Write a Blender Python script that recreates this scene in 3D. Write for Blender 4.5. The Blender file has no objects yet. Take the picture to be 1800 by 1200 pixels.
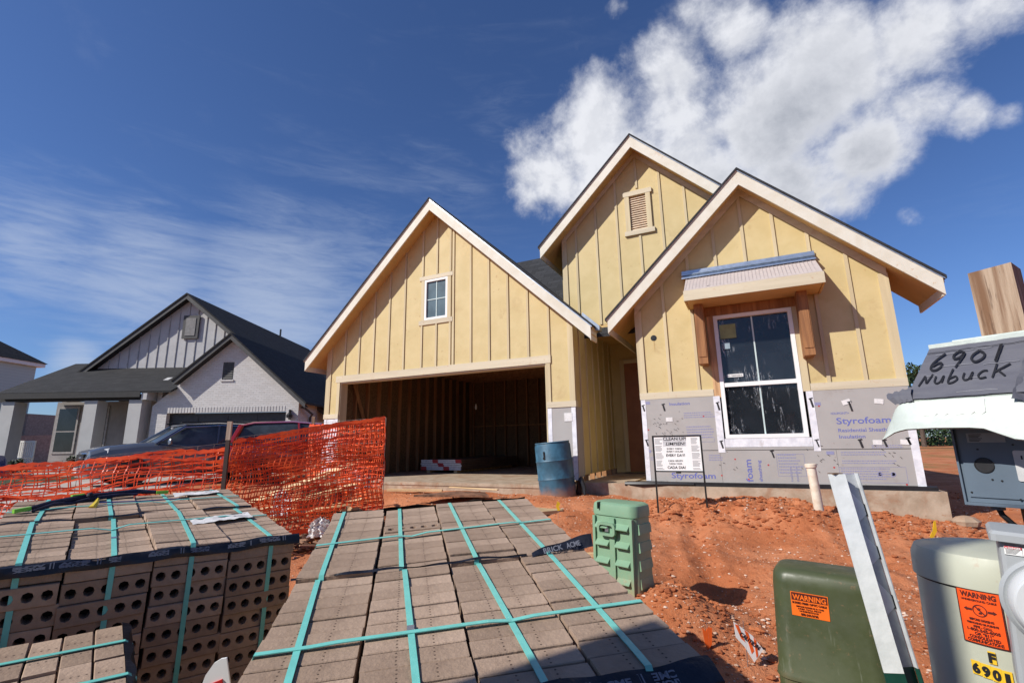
import bpy, math, random
import numpy as np
from mathutils import Vector, Matrix
random.seed(7)
C = bpy.context.scene.collection
R_ = math.radians

# ------------------------------------------------------------------ camera
YAW, PITCH, ROLL = R_(25.864), R_(12.01), R_(-0.968)
fw = Vector((-math.sin(YAW)*math.cos(PITCH), math.cos(YAW)*math.cos(PITCH), math.sin(PITCH)))
rt = Vector((math.cos(YAW), math.sin(YAW), 0)); up = rt.cross(fw)
rr = math.cos(ROLL)*rt + math.sin(ROLL)*up; uu = math.cos(ROLL)*up - math.sin(ROLL)*rt
cam = bpy.data.cameras.new('camera'); camo = bpy.data.objects.new('camera', cam); C.objects.link(camo)
cam.sensor_width = 36; cam.lens = 36*845.1/1800; cam.clip_start = 0.05; cam.clip_end = 3000
camo.matrix_world = Matrix(((rr.x, uu.x, -fw.x, 0), (rr.y, uu.y, -fw.y, 0), (rr.z, uu.z, -fw.z, 0), (0, 0, 0, 1)))
bpy.context.scene.camera = camo

# ------------------------------------------------------------------ sky and sun
SUN = Vector((-.467, -.6, .576)).normalized()
sc = bpy.context.scene
sc.view_settings.view_transform = 'Standard'; sc.view_settings.look = 'None'
sc.view_settings.gamma = 1; sc.view_settings.exposure = 0.08
sc.view_settings.use_curve_mapping = False
sc.cycles.max_bounces = 8; sc.cycles.transparent_max_bounces = 12
sl = bpy.data.lights.new('sun', 'SUN'); sl.energy = 4.9; sl.angle = R_(0.53); sl.color = (1, .955, .885)
so = bpy.data.objects.new('sun', sl); C.objects.link(so); so.rotation_euler = SUN.to_track_quat('Z', 'Y').to_euler()
world = bpy.data.worlds.new('World'); sc.world = world; world.use_nodes = True
WN = world.node_tree; WN.nodes.clear()
class NT:
    def __init__(s, t): s.t = t
    def n(s, typ, ins=None, **kw):
        nd = s.t.nodes.new(typ)
        for k, v in kw.items(): setattr(nd, k, v)
        for k, v in (ins or {}).items():
            if isinstance(v, bpy.types.NodeSocket): s.t.links.new(v, nd.inputs[k])
            else: nd.inputs[k].default_value = v
        return nd
    def m(s, op, a, b=0.0, c=None):
        d = {0: a, 1: b}
        if c is not None: d[2] = c
        return s.n('ShaderNodeMath', d, operation=op).outputs[0]
    def ss(s, v, a, b, lo=0.0, hi=1.0):
        return s.n('ShaderNodeMapRange', {'Value': v, 'From Min': a, 'From Max': b, 'To Min': lo, 'To Max': hi}, interpolation_type='SMOOTHSTEP').outputs[0]
    def mix(s, f, a, b, bt='MIX'):
        nd = s.n('ShaderNodeMix', data_type='RGBA', blend_type=bt)
        for k, v in ((0, f), (6, a), (7, b)):
            if isinstance(v, bpy.types.NodeSocket): s.t.links.new(v, nd.inputs[k])
            else: nd.inputs[k].default_value = v
        return nd.outputs[2]
    def noise(s, vec, scale, detail=5, rough=.55, dist=0.0):
        return s.n('ShaderNodeTexNoise', {'Vector': vec, 'Scale': scale, 'Detail': detail, 'Roughness': rough, 'Distortion': dist}).outputs[0]
w = NT(WN)
sky = w.n('ShaderNodeTexSky', sky_type='NISHITA', sun_disc=False, sun_elevation=math.asin(SUN.z), sun_rotation=math.atan2(SUN.x, SUN.y),
          altitude=200, air_density=1.0, dust_density=0.5, ozone_density=3.5)
tc = w.n('ShaderNodeTexCoord').outputs['Generated']
def pixdir(px, py):
    return ((px-900)*rr + (600-py)*uu + 845.1*fw).normalized()
def blobs(lst):
    cur = None
    for px, py, rad, wt in lst:
        d = pixdir(px, py); e = pixdir(px+rad, py).angle(d)
        dist = w.n('ShaderNodeVectorMath', {0: tc, 1: tuple(d)}, operation='DISTANCE').outputs['Value']
        v = w.ss(dist, e*1.25, 0.0, 0.0, wt)
        cur = v if cur is None else w.m('SMOOTH_MAX', cur, v, 0.12)
    return cur
# cumulus bank: position of the bank by soft lobes, its edge and folds by noise
cum = blobs([(925, 255, 70, .75), (960, 310, 105, 1.0), (1040, 235, 150, 1.1), (1090, 290, 170, 1.15), (1170, 190, 170, 1.05), (1230, 300, 190, 1.2), (1350, 220, 230, 1.3), (1380, 330, 190, 1.15), (1500, 330, 130, .95), (1300, 60, 110, .85), (1450, 120, 230, 1.2),
             (1520, 260, 170, 1.15), (1600, 60, 220, 1.05), (1610, 190, 130, .95), (1700, 205, 95, .78), (1775, 200, 70, .72), (1590, 378, 50, .62), (1540, 402, 45, .52), (1745, 20, 150, 1.0), (1085, 10, 45, .55), (1230, 20, 60, .6)])
nz = w.noise(tc, 6.5, 10, .60, .15)
nzf = w.noise(tc, 19, 9, .66, .2)
dens = w.m('ADD', cum, w.m('ADD', w.m('MULTIPLY', w.m('SUBTRACT', nz, .5), 2.0), w.m('MULTIPLY', w.m('SUBTRACT', nzf, .5), .62)))
dens = w.m('SUBTRACT', dens, .40)
cmask = w.ss(cum, .04, .30)
calpha = w.m('MULTIPLY', w.ss(dens, -.10, .66), cmask)
under = blobs([(1420, 280, 330, 1.0), (1530, 60, 190, .55), (1240, 300, 150, .5), (1180, 170, 90, .3)])
lit = w.noise(w.n('ShaderNodeVectorMath', {0: tc, 1: tuple(SUN*.018)}, operation='ADD').outputs[0], 6.5, 10, .60, .15)
edge = w.ss(w.m('SUBTRACT', nz, lit), -.05, .06)      # folds turned to the sun are brighter
shade = w.m('ADD', w.m('MULTIPLY', w.m('MULTIPLY', w.ss(dens, .2, 1.3), under), .95), w.m('MULTIPLY', w.m('SUBTRACT', 1.0, edge), .17))
ccol = w.mix(shade, (10.8, 11.0, 11.7, 1), (4.0, 4.4, 5.3, 1))
# thin cirrus veil: stretched noise, thicker low on the left, faint elsewhere
sep = w.n('ShaderNodeMapping', {'Vector': tc, 'Scale': (1.0, 1.0, 5.5), 'Rotation': (0.25, -0.45, 0.5)}).outputs[0]
ci = w.noise(sep, 2.3, 8, .6, .8)
cif = w.noise(sep, 9, 8, .65, 1.2)
band = blobs([(60, 440, 240, .95), (250, 490, 250, 1.0), (480, 540, 260, 1.1), (30, 380, 170, .7), (640, 470, 240, .6), (780, 330, 150, .42), (880, 230, 140, .40), (130, 630, 90, 1.1), (1620, 560, 120, .28), (180, 95, 40, .45), (900, 90, 300, .12)])
cirr = w.m('MULTIPLY', w.ss(w.m('ADD', w.m('ADD', w.m('MULTIPLY', ci, 1.0), w.m('MULTIPLY', cif, .5)), w.m('MULTIPLY', band, .52)), .80, 1.35), w.m('ADD', w.m('MULTIPLY', band, .9), .12))
skyc = w.mix(1.0, sky.outputs[0], (.82, 1.02, 1.42, 1), 'MULTIPLY')
c1 = w.mix(w.m('MULTIPLY', cirr, .58), skyc, (6.6, 7.6, 9.6, 1))
c2 = w.mix(calpha, c1, ccol)
bg = w.n('ShaderNodeBackground', {'Color': c2, 'Strength': .074})
WN.links.new(bg.outputs[0], w.n('ShaderNodeOutputWorld').inputs[0])

# ------------------------------------------------------------------ materials
MATS = {}
def mat(name, col, rough=.7, var=.15, scale=8, bump=.0, bscale=60, metal=0.0, spec=.4, col2=None, stretch=None, coat=0.0, extra=None, world_coords=False):
    if name in MATS: return MATS[name]
    m = bpy.data.materials.new(name); m.use_nodes = True; t = NT(m.node_tree)
    b = m.node_tree.nodes['Principled BSDF']
    if world_coords: co = t.n('ShaderNodeNewGeometry').outputs['Position']
    else: co = t.n('ShaderNodeTexCoord').outputs['Object']
    if stretch: co2 = t.n('ShaderNodeMapping', {'Vector': co, 'Scale': stretch}).outputs[0]
    else: co2 = co
    nv = t.noise(co2, scale, 6, .6, .3)
    c2 = col2 or tuple(c*(1-var*1.6) for c in col)
    cc = t.mix(t.ss(nv, .3, .7), tuple(c2)+(1,), tuple(min(1, c*(1+var*.5)) for c in col)+(1,))
    oi = t.n('ShaderNodeObjectInfo').outputs['Random']
    if extra == 'perobj':
        cc = t.mix(1.0, cc, t.n('ShaderNodeCombineColor', {0: t.ss(oi, 0, 1, .80, 1.10), 1: t.ss(oi, 0, 1, .78, 1.10), 2: t.ss(oi, 0, 1, .76, 1.10)}).outputs[0], 'MULTIPLY')
    m.node_tree.links.new(cc, b.inputs['Base Color'])
    b.inputs['Roughness'].default_value = rough; b.inputs['Metallic'].default_value = metal
    b.inputs['Specular IOR Level'].default_value = spec; b.inputs['Coat Weight'].default_value = coat
    if bump:
        bn = t.noise(co2, bscale, 4, .6)
        bp = t.n('ShaderNodeBump', {'Height': bn, 'Strength': bump, 'Distance': .01})
        m.node_tree.links.new(bp.outputs[0], b.inputs['Normal'])
    MATS[name] = m; m['t'] = 1
    return m
def wood(name, col, dark, scale=14, axis=2, bump=.3):
    st = [9, 9, 9]; st[axis] = .6
    return mat(name, col, .75, .2, scale/6, bump, 9, col2=dark, stretch=tuple(st), spec=.25)
sheath = mat('yellow_sheathing', (.59, .47, .235), .62, .05, 3, .12, 40, col2=(.55, .43, .20))
trim = wood('primed_trim', (.60, .53, .39), (.53, .46, .33), 5, 0, .1)
trimz = wood('primed_trim_upright', (.57, .48, .305), (.51, .42, .26), 5, 2, .1)
fasc = mat('primed_fascia', (.67, .64, .55), .6, .06, 4, .05, 30, col2=(.62, .57, .46))
soff = mat('yellow_soffit', (.60, .41, .17), .7, .06, 3)
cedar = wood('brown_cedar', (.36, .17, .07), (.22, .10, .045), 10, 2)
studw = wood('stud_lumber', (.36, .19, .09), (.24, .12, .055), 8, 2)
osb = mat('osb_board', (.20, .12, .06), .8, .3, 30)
fresh = wood('fresh_lumber', (.68, .50, .28), (.55, .36, .18), 6, 0)
foam = mat('grey_foam_board', (.385, .365, .345), .65, .04, 2.5, .08, 50)
wtape = mat('white_tape', (.78, .78, .80), .45, .05, 9, .3, 20, col2=(.62, .62, .66))
smear = mat('black_adhesive', (.03, .028, .03), .6, .3, 30)
blueink = mat('blue_ink', (.14, .16, .44), .6, .1, 60)
paleink = mat('pale_blue_ink', (.27, .27, .42), .6, .1, 60)
redink = mat('red_ink', (.5, .05, .05), .6, .1, 60)
blackink = mat('black_ink', (.015, .015, .018), .5, .2, 40)
conc = mat('slab_concrete', (.43, .34, .25), .85, .18, 5, .35, 45, col2=(.32, .24, .165))
pave = mat('driveway_concrete', (.50, .43, .37), .85, .12, 1.5, .1, 60, col2=(.40, .33, .27))
white = mat('white_vinyl', (.82, .82, .80), .4, .03, 5)
black = mat('black_plastic', (.018, .018, .02), .45, .2, 20)
blackm = mat('black_metal', (.015, .015, .015), .4, .2, 20)
galv = mat('galvanised_flashing', (.52, .56, .60), .32, .12, 14, metal=.85, spec=.5)
pinkpaper = mat('pink_underlay', (.50, .43, .40), .8, .06, 20)
def shingle(name, col):
    m = mat(name, col, .9, .3, 18, .5, 220)
    t = NT(m.node_tree); b = m.node_tree.nodes['Principled BSDF']
    co = t.n('ShaderNodeTexCoord').outputs['UV']
    br = t.n('ShaderNodeTexBrick', {'Vector': co, 'Color1': (col[0]*.75, col[1]*.75, col[2]*.75, 1), 'Color2': (col[0]*1.5, col[1]*1.5, col[2]*1.5, 1), 'Mortar': (col[0]*.3, col[1]*.3, col[2]*.3, 1),
             'Scale': 1.0, 'Brick Width': .33, 'Row Height': .14, 'Mortar Size': .008, 'Mortar Smooth': .3, 'Bias': .0}, offset=.37)
    old = b.inputs['Base Color'].links[0].from_socket
    m.node_tree.links.new(t.mix(.7, old, br.outputs[0]), b.inputs['Base Color'])
    return m
shing = shingle('dark_shingle', (.030, .031, .034))
shing2 = shingle('charcoal_shingle', (.022, .0215, .022))
def glass_mat(name, col, rough=.04):
    m = bpy.data.materials.new(name); m.use_nodes = True; b = m.node_tree.nodes['Principled BSDF']; t = NT(m.node_tree)
    nv = t.noise(t.n('ShaderNodeTexCoord').outputs['Object'], 2.2, 4, .6)
    m.node_tree.links.new(t.mix(t.ss(nv, .35, .65), tuple(c*.6 for c in col)+(1,), tuple(col)+(1,)), b.inputs['Base Color'])
    b.inputs['Roughness'].default_value = rough; b.inputs['Specular IOR Level'].default_value = .6; b.inputs['IOR'].default_value = 1.45
    MATS[name] = m; return m
def stain(m, col, lo, hi, amt, scale):
    t = NT(m.node_tree); b = m.node_tree.nodes['Principled BSDF']; old = b.inputs['Base Color'].links[0].from_socket
    pos = t.n('ShaderNodeNewGeometry').outputs['Position']
    f1 = t.ss(t.noise(pos, scale, 8, .68, .6), lo, hi); f2 = t.ss(t.noise(pos, scale*7, 5, .7), .60, .68)
    c = t.mix(t.m('MULTIPLY', f1, amt), old, col); c = t.mix(t.m('MULTIPLY', t.m('MULTIPLY', f2, t.ss(t.noise(pos, 1.1, 3), .5, .62)), amt*1.3), c, col)
    m.node_tree.links.new(c, b.inputs['Base Color'])
stain(sheath, (.36, .22, .09, 1), .56, .72, .38, 1.9); stain(fasc, (.50, .27, .12, 1), .60, .70, .5, 2.6); stain(trim, (.46, .24, .11, 1), .58, .70, .45, 3.0); stain(conc, (.30, .13, .06, 1), .48, .66, .55, 2.2)
stain(foam, (.26, .20, .16, 1), .56, .74, .35, 2.4); stain(wtape, (.35, .27, .22, 1), .58, .7, .45, 5.0)
glassd = glass_mat('window_glass', (.014, .018, .024))
glassb = glass_mat('dusty_glass', (.10, .15, .17), .25)
glassc = glass_mat('car_glass', (.07, .09, .105))
# plastic film over the big window: clear, with crease highlights painted as pale lines
mfilm = bpy.data.materials.new('plastic_film'); mfilm.use_nodes = True
t = NT(mfilm.node_tree); b = mfilm.node_tree.nodes['Principled BSDF']
co = t.n('ShaderNodeMapping', {'Vector': t.n('ShaderNodeTexCoord').outputs['Object'], 'Scale': (4.0, 1.0, .55)}).outputs[0]
cr = t.n('ShaderNodeTexNoise', {'Vector': co, 'Scale': 3.0, 'Detail': 5, 'Roughness': .6, 'Distortion': 1.5}).outputs[0]
line = t.m('SUBTRACT', 1.0, t.ss(t.m('ABSOLUTE', t.m('SUBTRACT', cr, .52)), 0.0, .014))
big = t.ss(t.noise(t.n('ShaderNodeTexCoord').outputs['Object'], 2.4, 3), .49, .58)
al = t.m('ADD', t.m('MULTIPLY', t.m('MULTIPLY', line, big), .55), .007)
mfilm.node_tree.links.new(al, b.inputs['Alpha']); b.inputs['Base Color'].default_value = (.75, .78, .82, 1); b.inputs['Roughness'].default_value = .15
# bricks
mb = mat('tan_brick', (.395, .285, .208), .9, .10, 14, .35, 70, col2=(.315, .222, .16), extra='perobj')
t = NT(mb.node_tree); b = mb.node_tree.nodes['Principled BSDF']
sx = t.n('ShaderNodeSeparateXYZ', {0: t.n('ShaderNodeTexCoord').outputs['Object']})
ax = t.m('ABSOLUTE', sx.outputs[0]); dx = t.m('SUBTRACT', ax, .044)
dy = t.m('SUBTRACT', t.m('FRACT', t.m('MULTIPLY', t.m('ADD', sx.outputs[1], .5), 60.0)), .5); dy = t.m('DIVIDE', dy, 60.0)
dd = t.m('SQRT', t.m('ADD', t.m('MULTIPLY', dx, dx), t.m('MULTIPLY', dy, dy)))
dot = t.ss(dd, .0034, .0018)
old = b.inputs['Base Color'].links[0].from_socket
mb.node_tree.links.new(t.mix(dot, old, (.07, .045, .03, 1)), b.inputs['Base Color'])
brickhole = mat('brick_hole_dark', (.02, .014, .011), .95, .2, 30)
strapm = mat('teal_strap', (.17, .56, .49), .38, .06, 25, .1, 60)
bandm = mat('dark_blue_band', (.016, .018, .028), .36, .3, 12, .4, 25, col2=(.006, .007, .011))
bandtxt = mat('band_lettering', (.19, .20, .235), .45, .1, 12)
paperm = mat('crumpled_label', (.72, .70, .68), .6, .08, 20, .5, 25)

# ground
mg = bpy.data.materials.new('red_dirt'); mg.use_nodes = True; t = NT(mg.node_tree); b = mg.node_tree.nodes['Principled BSDF']
pos = t.n('ShaderNodeNewGeometry').outputs['Position']
n1 = t.noise(pos, 1.3, 6, .6); n2 = t.noise(pos, 9, 8, .65); n3 = t.noise(pos, 60, 5, .7)
c = t.mix(t.ss(n1, .35, .65), (.46, .150, .060, 1), (.57, .222, .105, 1))
c = t.mix(t.m('MULTIPLY', t.ss(t.noise(pos, .75, 6, .62, .8), .52, .66), .45), c, (.33, .105, .045, 1))
c = t.mix(t.m('MULTIPLY', t.ss(n2, .52, .72), .75), c, (.30, .085, .032, 1))
c = t.mix(t.m('MULTIPLY', t.ss(n3, .55, .7), .45), c, (.58, .30, .17, 1))
vo = t.n('ShaderNodeTexVoronoi', {'Vector': pos, 'Scale': 42.0}); 
peb = t.m('MULTIPLY', t.ss(vo.outputs['Distance'], .20, .13), t.ss(t.noise(pos, 5, 3), .46, .6))
pr = t.n('ShaderNodeSeparateColor', {0: vo.outputs['Color']}).outputs[0]
peb = t.m('MULTIPLY', peb, t.ss(pr, .55, .6))
c = t.mix(peb, c, (.68, .52, .40, 1))
dy_ = t.n('ShaderNodeVectorMath', {0: pos, 1: (-.15, 6.93, -.98)}, operation='DISTANCE').outputs['Value']
c = t.mix(t.m('MULTIPLY', t.ss(dy_, .17, .05), t.ss(n2, .42, .55)), c, (.62, .42, .03, 1))
# sparse weeds far away
sp = t.n('ShaderNodeSeparateXYZ', {0: pos})
far = t.m('MULTIPLY', t.ss(sp.outputs[1], 13, 22), t.ss(t.noise(pos, .25, 5, .7), .45, .62))
c = t.mix(t.m('MULTIPLY', far, .6), c, (.16, .17, .05, 1))
mg.node_tree.links.new(c, b.inputs['Base Color']); b.inputs['Roughness'].default_value = .95; b.inputs['Specular IOR Level'].default_value = .15
bp = t.n('ShaderNodeBump', {'Height': t.m('ADD', t.m('ADD', n2, t.m('MULTIPLY', n3, .5)), t.m('MULTIPLY', peb, .3)), 'Strength': 1.0, 'Distance': .028})
mg.node_tree.links.new(bp.outputs[0], b.inputs['Normal'])

# ------------------------------------------------------------------ mesh helpers
I4 = Matrix.Identity(4)
CF = Matrix.Rotation(YAW, 4, 'Z')          # the view-aligned ground frame (the neighbours' street frame)
class MB:
    def __init__(s, M=None): s.v = []; s.f = []; s.mi = []; s.uv = {}; s.M = M or I4; s.cur = 0
    def add(s, vs, fs):
        o = len(s.v); s.v += [tuple(s.M @ Vector(p)) for p in vs]
        for f in fs: s.f.append(tuple(i+o for i in f)); s.mi.append(s.cur)
        return o
    def box(s, x0, x1, y0, y1, z0, z1, M=None):
        vs = [(x, y, z) for z in (z0, z1) for y in (y0, y1) for x in (x0, x1)]
        if M: vs = [tuple(M @ Vector(p)) for p in vs]
        s.add(vs, [(0, 2, 3, 1), (4, 5, 7, 6), (0, 1, 5, 4), (2, 6, 7, 3), (0, 4, 6, 2), (1, 3, 7, 5)]); return s
    def prism(s, poly, y0, y1, axis='y', M=None):
        # poly: (a,b) points, counter-clockwise seen from the y0 side; axis y: (x,z), x: (y,z), z: (x,y)
        n = len(poly)
        def P(p, h): return (p[0], h, p[1]) if axis == 'y' else ((h, p[0], p[1]) if axis == 'x' else (p[0], p[1], h))
        vs = [P(p, y0) for p in poly] + [P(p, y1) for p in poly]
        if M: vs = [tuple(M @ Vector(p)) for p in vs]
        fs = [tuple(range(n)), tuple(range(2*n-1, n-1, -1))]
        fs += [(i, i+n, (i+1) % n+n, (i+1) % n) for i in range(n)]
        s.add(vs, fs); return s
    def tube(s, pts, r, n=8, caps=True):
        pts = [Vector(p) for p in pts]; rs = r if isinstance(r, (list, tuple)) else [r]*len(pts)
        vs = []
        for i, p in enumerate(pts):
            d = (pts[min(i+1, len(pts)-1)]-pts[max(i-1, 0)]).normalized()
            a = d.orthogonal().normalized() if i == 0 else (a-d*a.dot(d)).normalized()
            bb = d.cross(a)
            for k in range(n):
                t_ = 2*math.pi*k/n; vs.append(tuple(p+rs[i]*(math.cos(t_)*a+math.sin(t_)*bb)))
        fs = [(i*n+k, i*n+(k+1) % n, (i+1)*n+(k+1) % n, (i+1)*n+k) for i in range(len(pts)-1) for k in range(n)]
        if caps: fs += [tuple(range(n-1, -1, -1)), tuple(range((len(pts)-1)*n, len(pts)*n))]
        s.add(vs, fs); return s
    def lathe(s, prof, n=32, M=None, sx=1, sy=1):
        vs = []; fs = []
        for r, z in prof:
            for k in range(n):
                a = 2*math.pi*k/n; vs.append((r*math.cos(a)*sx, r*math.sin(a)*sy, z))
        for i in range(len(prof)-1):
            for k in range(n): fs.append((i*n+k, i*n+(k+1) % n, (i+1)*n+(k+1) % n, (i+1)*n+k))
        fs += [tuple(range(n-1, -1, -1)), tuple(range((len(prof)-1)*n, len(prof)*n))]
        if M: vs = [tuple(M @ Vector(p)) for p in vs]
        s.add(vs, fs); return s
    def loft(s, rings, caps=True, M=None):
        n = len(rings[0]); vs = [p for r in rings for p in r]
        if M: vs = [tuple(M @ Vector(p)) for p in vs]
        fs = [(i*n+k, i*n+(k+1) % n, (i+1)*n+(k+1) % n, (i+1)*n+k) for i in range(len(rings)-1) for k in range(n)]
        if caps: fs += [tuple(range(n-1, -1, -1)), tuple(range((len(rings)-1)*n, len(rings)*n))]
        s.add(vs, fs); return s
    def ribbon(s, pts, wv, th=.0012):
        # flat strap following pts, width vector wv (full width), small thickness
        wv = Vector(wv); pts = [Vector(p) for p in pts]; rings = []
        for i, p in enumerate(pts):
            d = (pts[min(i+1, len(pts)-1)]-pts[max(i-1, 0)]).normalized(); nn = d.cross(wv).normalized()*th
            rings.append([tuple(p-wv/2-nn), tuple(p+wv/2-nn), tuple(p+wv/2+nn), tuple(p-wv/2+nn)])
        return s.loft(rings)
    def mesh(s, name, mats, smooth=False, inv=None):
        me = bpy.data.meshes.new(name)
        vs = s.v if inv is None else [tuple(inv @ Vector(p)) for p in s.v]
        me.from_pydata(vs, [], s.f)
        for m in (mats if isinstance(mats, (list, tuple)) else [mats]): me.materials.append(m)
        if any(s.mi): me.polygons.foreach_set('material_index', s.mi)
        if smooth:
            me.polygons.foreach_set('use_smooth', [True]*len(me.polygons)); me.set_sharp_from_angle(angle=R_(38))
        me.update(); return me
    def build(s, name, mats, parent=None, smooth=False, kind=None, label=None):
        inv = parent_world(parent).inverted() if parent else None
        o = bpy.data.objects.new(name, s.mesh(name, mats, smooth, inv)); C.objects.link(o)
        if parent: o.parent = parent
        if kind: o['kind'] = kind
        if label: o['label'] = label
        return o
def parent_world(o):
    m = o.matrix_basis.copy()
    while o.parent: o = o.parent; m = o.matrix_basis @ m
    return m
def tag(o, label=None, cat=None, group=None, kind=None):
    if label: o['label'] = label
    if cat: o['category'] = cat
    if group: o['group'] = group
    if kind: o['kind'] = kind
    return o
def thing(name, label, cat, loc, M=None, group=None):
    o = bpy.data.objects.new(name, None); C.objects.link(o); o.empty_display_size = .2
    o.matrix_basis = (Matrix.Translation(Vector(loc)) @ M) if M else Matrix.Translation(Vector(loc))
    return tag(o, label, cat, group)
def solo(mb_, name, mats, label, cat, smooth=False, group=None, kind=None):
    # single-mesh thing: origin moved to the base of its bounds
    xs = [p[0] for p in mb_.v]; ys = [p[1] for p in mb_.v]; zs = [p[2] for p in mb_.v]
    L = Vector(((min(xs)+max(xs))/2, (min(ys)+max(ys))/2, min(zs)))
    o = bpy.data.objects.new(name, mb_.mesh(name, mats, smooth, Matrix.Translation(-L))); C.objects.link(o); o.location = L
    return tag(o, label, cat, group, kind)
TX = {}
TS = bpy.data.scenes.new('text_bench')
def text_mesh(s, size=1.0, bold=0.0):
    k = (s, size, bold)
    if k not in TX:
        cu = bpy.data.curves.new('lettering', 'FONT'); cu.body = s; cu.size = size; cu.extrude = .0006; cu.offset = bold
        cu.align_x = 'LEFT'; cu.resolution_u = 3
        ob = bpy.data.objects.new('tmp', cu); TS.collection.objects.link(ob); vl = TS.view_layers[0]; vl.update()
        me = bpy.data.meshes.new_from_object(ob.evaluated_get(vl.depsgraph))
        bpy.data.objects.remove(ob); TX[k] = me
    return TX[k]
def lettering(s, size, M, m, parent, bold=0.0, width=None, name='lettering', slant=0.0):
    src = text_mesh(s, size, bold); me = src.copy(); me.materials.clear(); me.materials.append(m)
    xs = [v.co.x for v in me.vertices]; k = (width/(max(xs)-min(xs))) if width else 1.0; x0 = min(xs)
    W = parent_world(parent).inverted() @ M @ Matrix(((k, slant, 0, -x0*k), (0, 1, 0, 0), (0, 0, 1, 0), (0, 0, 0, 1)))
    me.transform(W); o = bpy.data.objects.new(name, me); C.objects.link(o); o.parent = parent; return o
def frame(o, ex, ey):
    ex = Vector(ex).normalized(); ey = Vector(ey); ey = (ey-ex*ey.dot(ex)).normalized(); ez = ex.cross(ey)
    return Matrix(((ex.x, ey.x, ez.x, o[0]), (ex.y, ey.y, ez.y, o[1]), (ex.z, ey.z, ez.z, o[2]), (0, 0, 0, 1)))
def stroke(pts, w_, M, m, parent, name='lettering'):
    # hand-written stroke: flat polyline in the local XY plane
    mb_ = MB(M); P = [Vector((p[0], p[1], 0)) for p in pts]
    L = []; Rr = []
    for i, p in enumerate(P):
        d = (P[min(i+1, len(P)-1)]-P[max(i-1, 0)]).normalized(); n = Vector((-d.y, d.x, 0))*w_/2
        L.append(tuple(p+n)); Rr.append(tuple(p-n))
    n = len(P); mb_.add(L+Rr, [(i, i+n, i+n+1, i+1) for i in range(n-1)])
    return mb_.build(name, m, parent)
def rrect(w_, d_, r, n=5):
    pts = []
    for cx, cy, a0 in ((w_/2-r, d_/2-r, 0), (-w_/2+r, d_/2-r, 90), (-w_/2+r, -d_/2+r, 180), (w_/2-r, -d_/2+r, 270)):
        for k in range(n+1):
            a = R_(a0+90*k/n); pts.append((cx+r*math.cos(a), cy+r*math.sin(a)))
    return pts
def c2w(x, d, z): return Vector(CF @ Vector((x, d, z)))

# ------------------------------------------------------------------ ground
VG = {}
def vnoise(x, y, seed):
    if seed not in VG: VG[seed] = np.random.RandomState(seed).rand(256, 256)
    G = VG[seed]
    xi = np.floor(x).astype(int); yi = np.floor(y).astype(int); fx = x-xi; fy = y-yi
    fx = fx*fx*(3-2*fx); fy = fy*fy*(3-2*fy)
    g = lambda a, b_: G[a & 255, b_ & 255]
    return (g(xi, yi)*(1-fx)+g(xi+1, yi)*fx)*(1-fy)+(g(xi, yi+1)*(1-fx)+g(xi+1, yi+1)*fx)*fy-.5
def sstep(a, b_, x):
    t_ = np.clip((x-a)/(b_-a), 0, 1); return t_*t_*(3-2*t_)
def gz(x, y, fine=True):
    x = np.asarray(x, float); y = np.asarray(y, float)
    D = -x*math.sin(YAW)+y*math.cos(YAW); X = x*math.cos(YAW)+y*math.sin(YAW)
    z = np.interp(D, [-30, -8, 0, 2, 3.9, 5.5, 7.5, 12, 20, 40, 80, 3000], [-1.95, -1.85, -1.52, -1.40, -1.16, -1.04, -.97, -.965, -.965, -.88, -.8, -.8])
    ap = np.interp(x, [-12, -9, -2.5, -1.3, -.2, .5, 1.0, 2.5], [0, .13, .15, .15, .22, .17, .05, 0])
    z = z + ap*sstep(5.7, 6.9, y)*(1-sstep(8.6, 9.5, y))
    def g(cx, cy, r, h): return h*np.exp(-((X-cx)**2+(D-cy)**2)/(r*r))
    z = z + g(1.12, 3.62, .26, .17) + g(1.62, 4.35, .33, -.16) + g(.45, 6.0, .5, .05) + g(3.6, 5.6, .5, .07) + g(-1.2, 4.9, .5, .12) + g(2.2, 3.2, .5, .03) + g(1.4, 2.6, .4, .04)
    if fine:
        near = np.clip(1.2-(D-9)/8, .12, 1)*sstep(-9.5, -7, X+0*D)
        rough = near*(vnoise(x*1.3, y*1.3, 1)*.085 + vnoise(x*3.1+5, y*3.1, 2)*.05 + vnoise(x*7.3, y*7.3+3, 3)*.022
                      + np.abs(vnoise(x*15, y*15, 4))*-.018 + vnoise(x*31, y*31, 5)*.008)
        for off in (0., 1.5):
            u_ = X-1.9-off-.35*np.sin(D*.9)-.25*(D-4); rough = rough - near*.035*np.exp(-(u_/.11)**2)*(.8+.4*np.sin(D*42))*sstep(2.2, 2.8, D)*(1-sstep(5.6, 6.4, D)) + near*.016*np.exp(-((np.abs(u_)-.17)/.06)**2)*sstep(2.2, 2.8, D)*(1-sstep(5.6, 6.4, D))
        # rows of lumpy spoil thrown against the slab
        sp_ = sstep(6.0, 6.7, y)*(1-sstep(7.5, 7.8, y))*sstep(-1.6, -1.1, x)*(1-sstep(1.4, 2.6, x))
        rough = rough + sp_*(np.abs(vnoise(x*5, y*5, 7))*.14+vnoise(x*13, y*13, 8)*.05)
        z = z + rough
    return z
def axis(lo, a, b_, hi, step):
    m = list(np.arange(a, b_, step)); o = []; s = step; v = b_
    while v < hi: o.append(v); s *= 1.16; v += s
    o.append(hi); p = []; s = step; v = a-step
    while v > lo: p.append(v); s *= 1.16; v -= s
    p.append(lo); return np.array(p[::-1]+m+o)
gx = axis(-900, -3.4, 4.6, 900, .024); gy = axis(-60, 2.0, 8.0, 1200, .024)
XX, YY = np.meshgrid(gx, gy); ZZ = gz(XX, YY)
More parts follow.
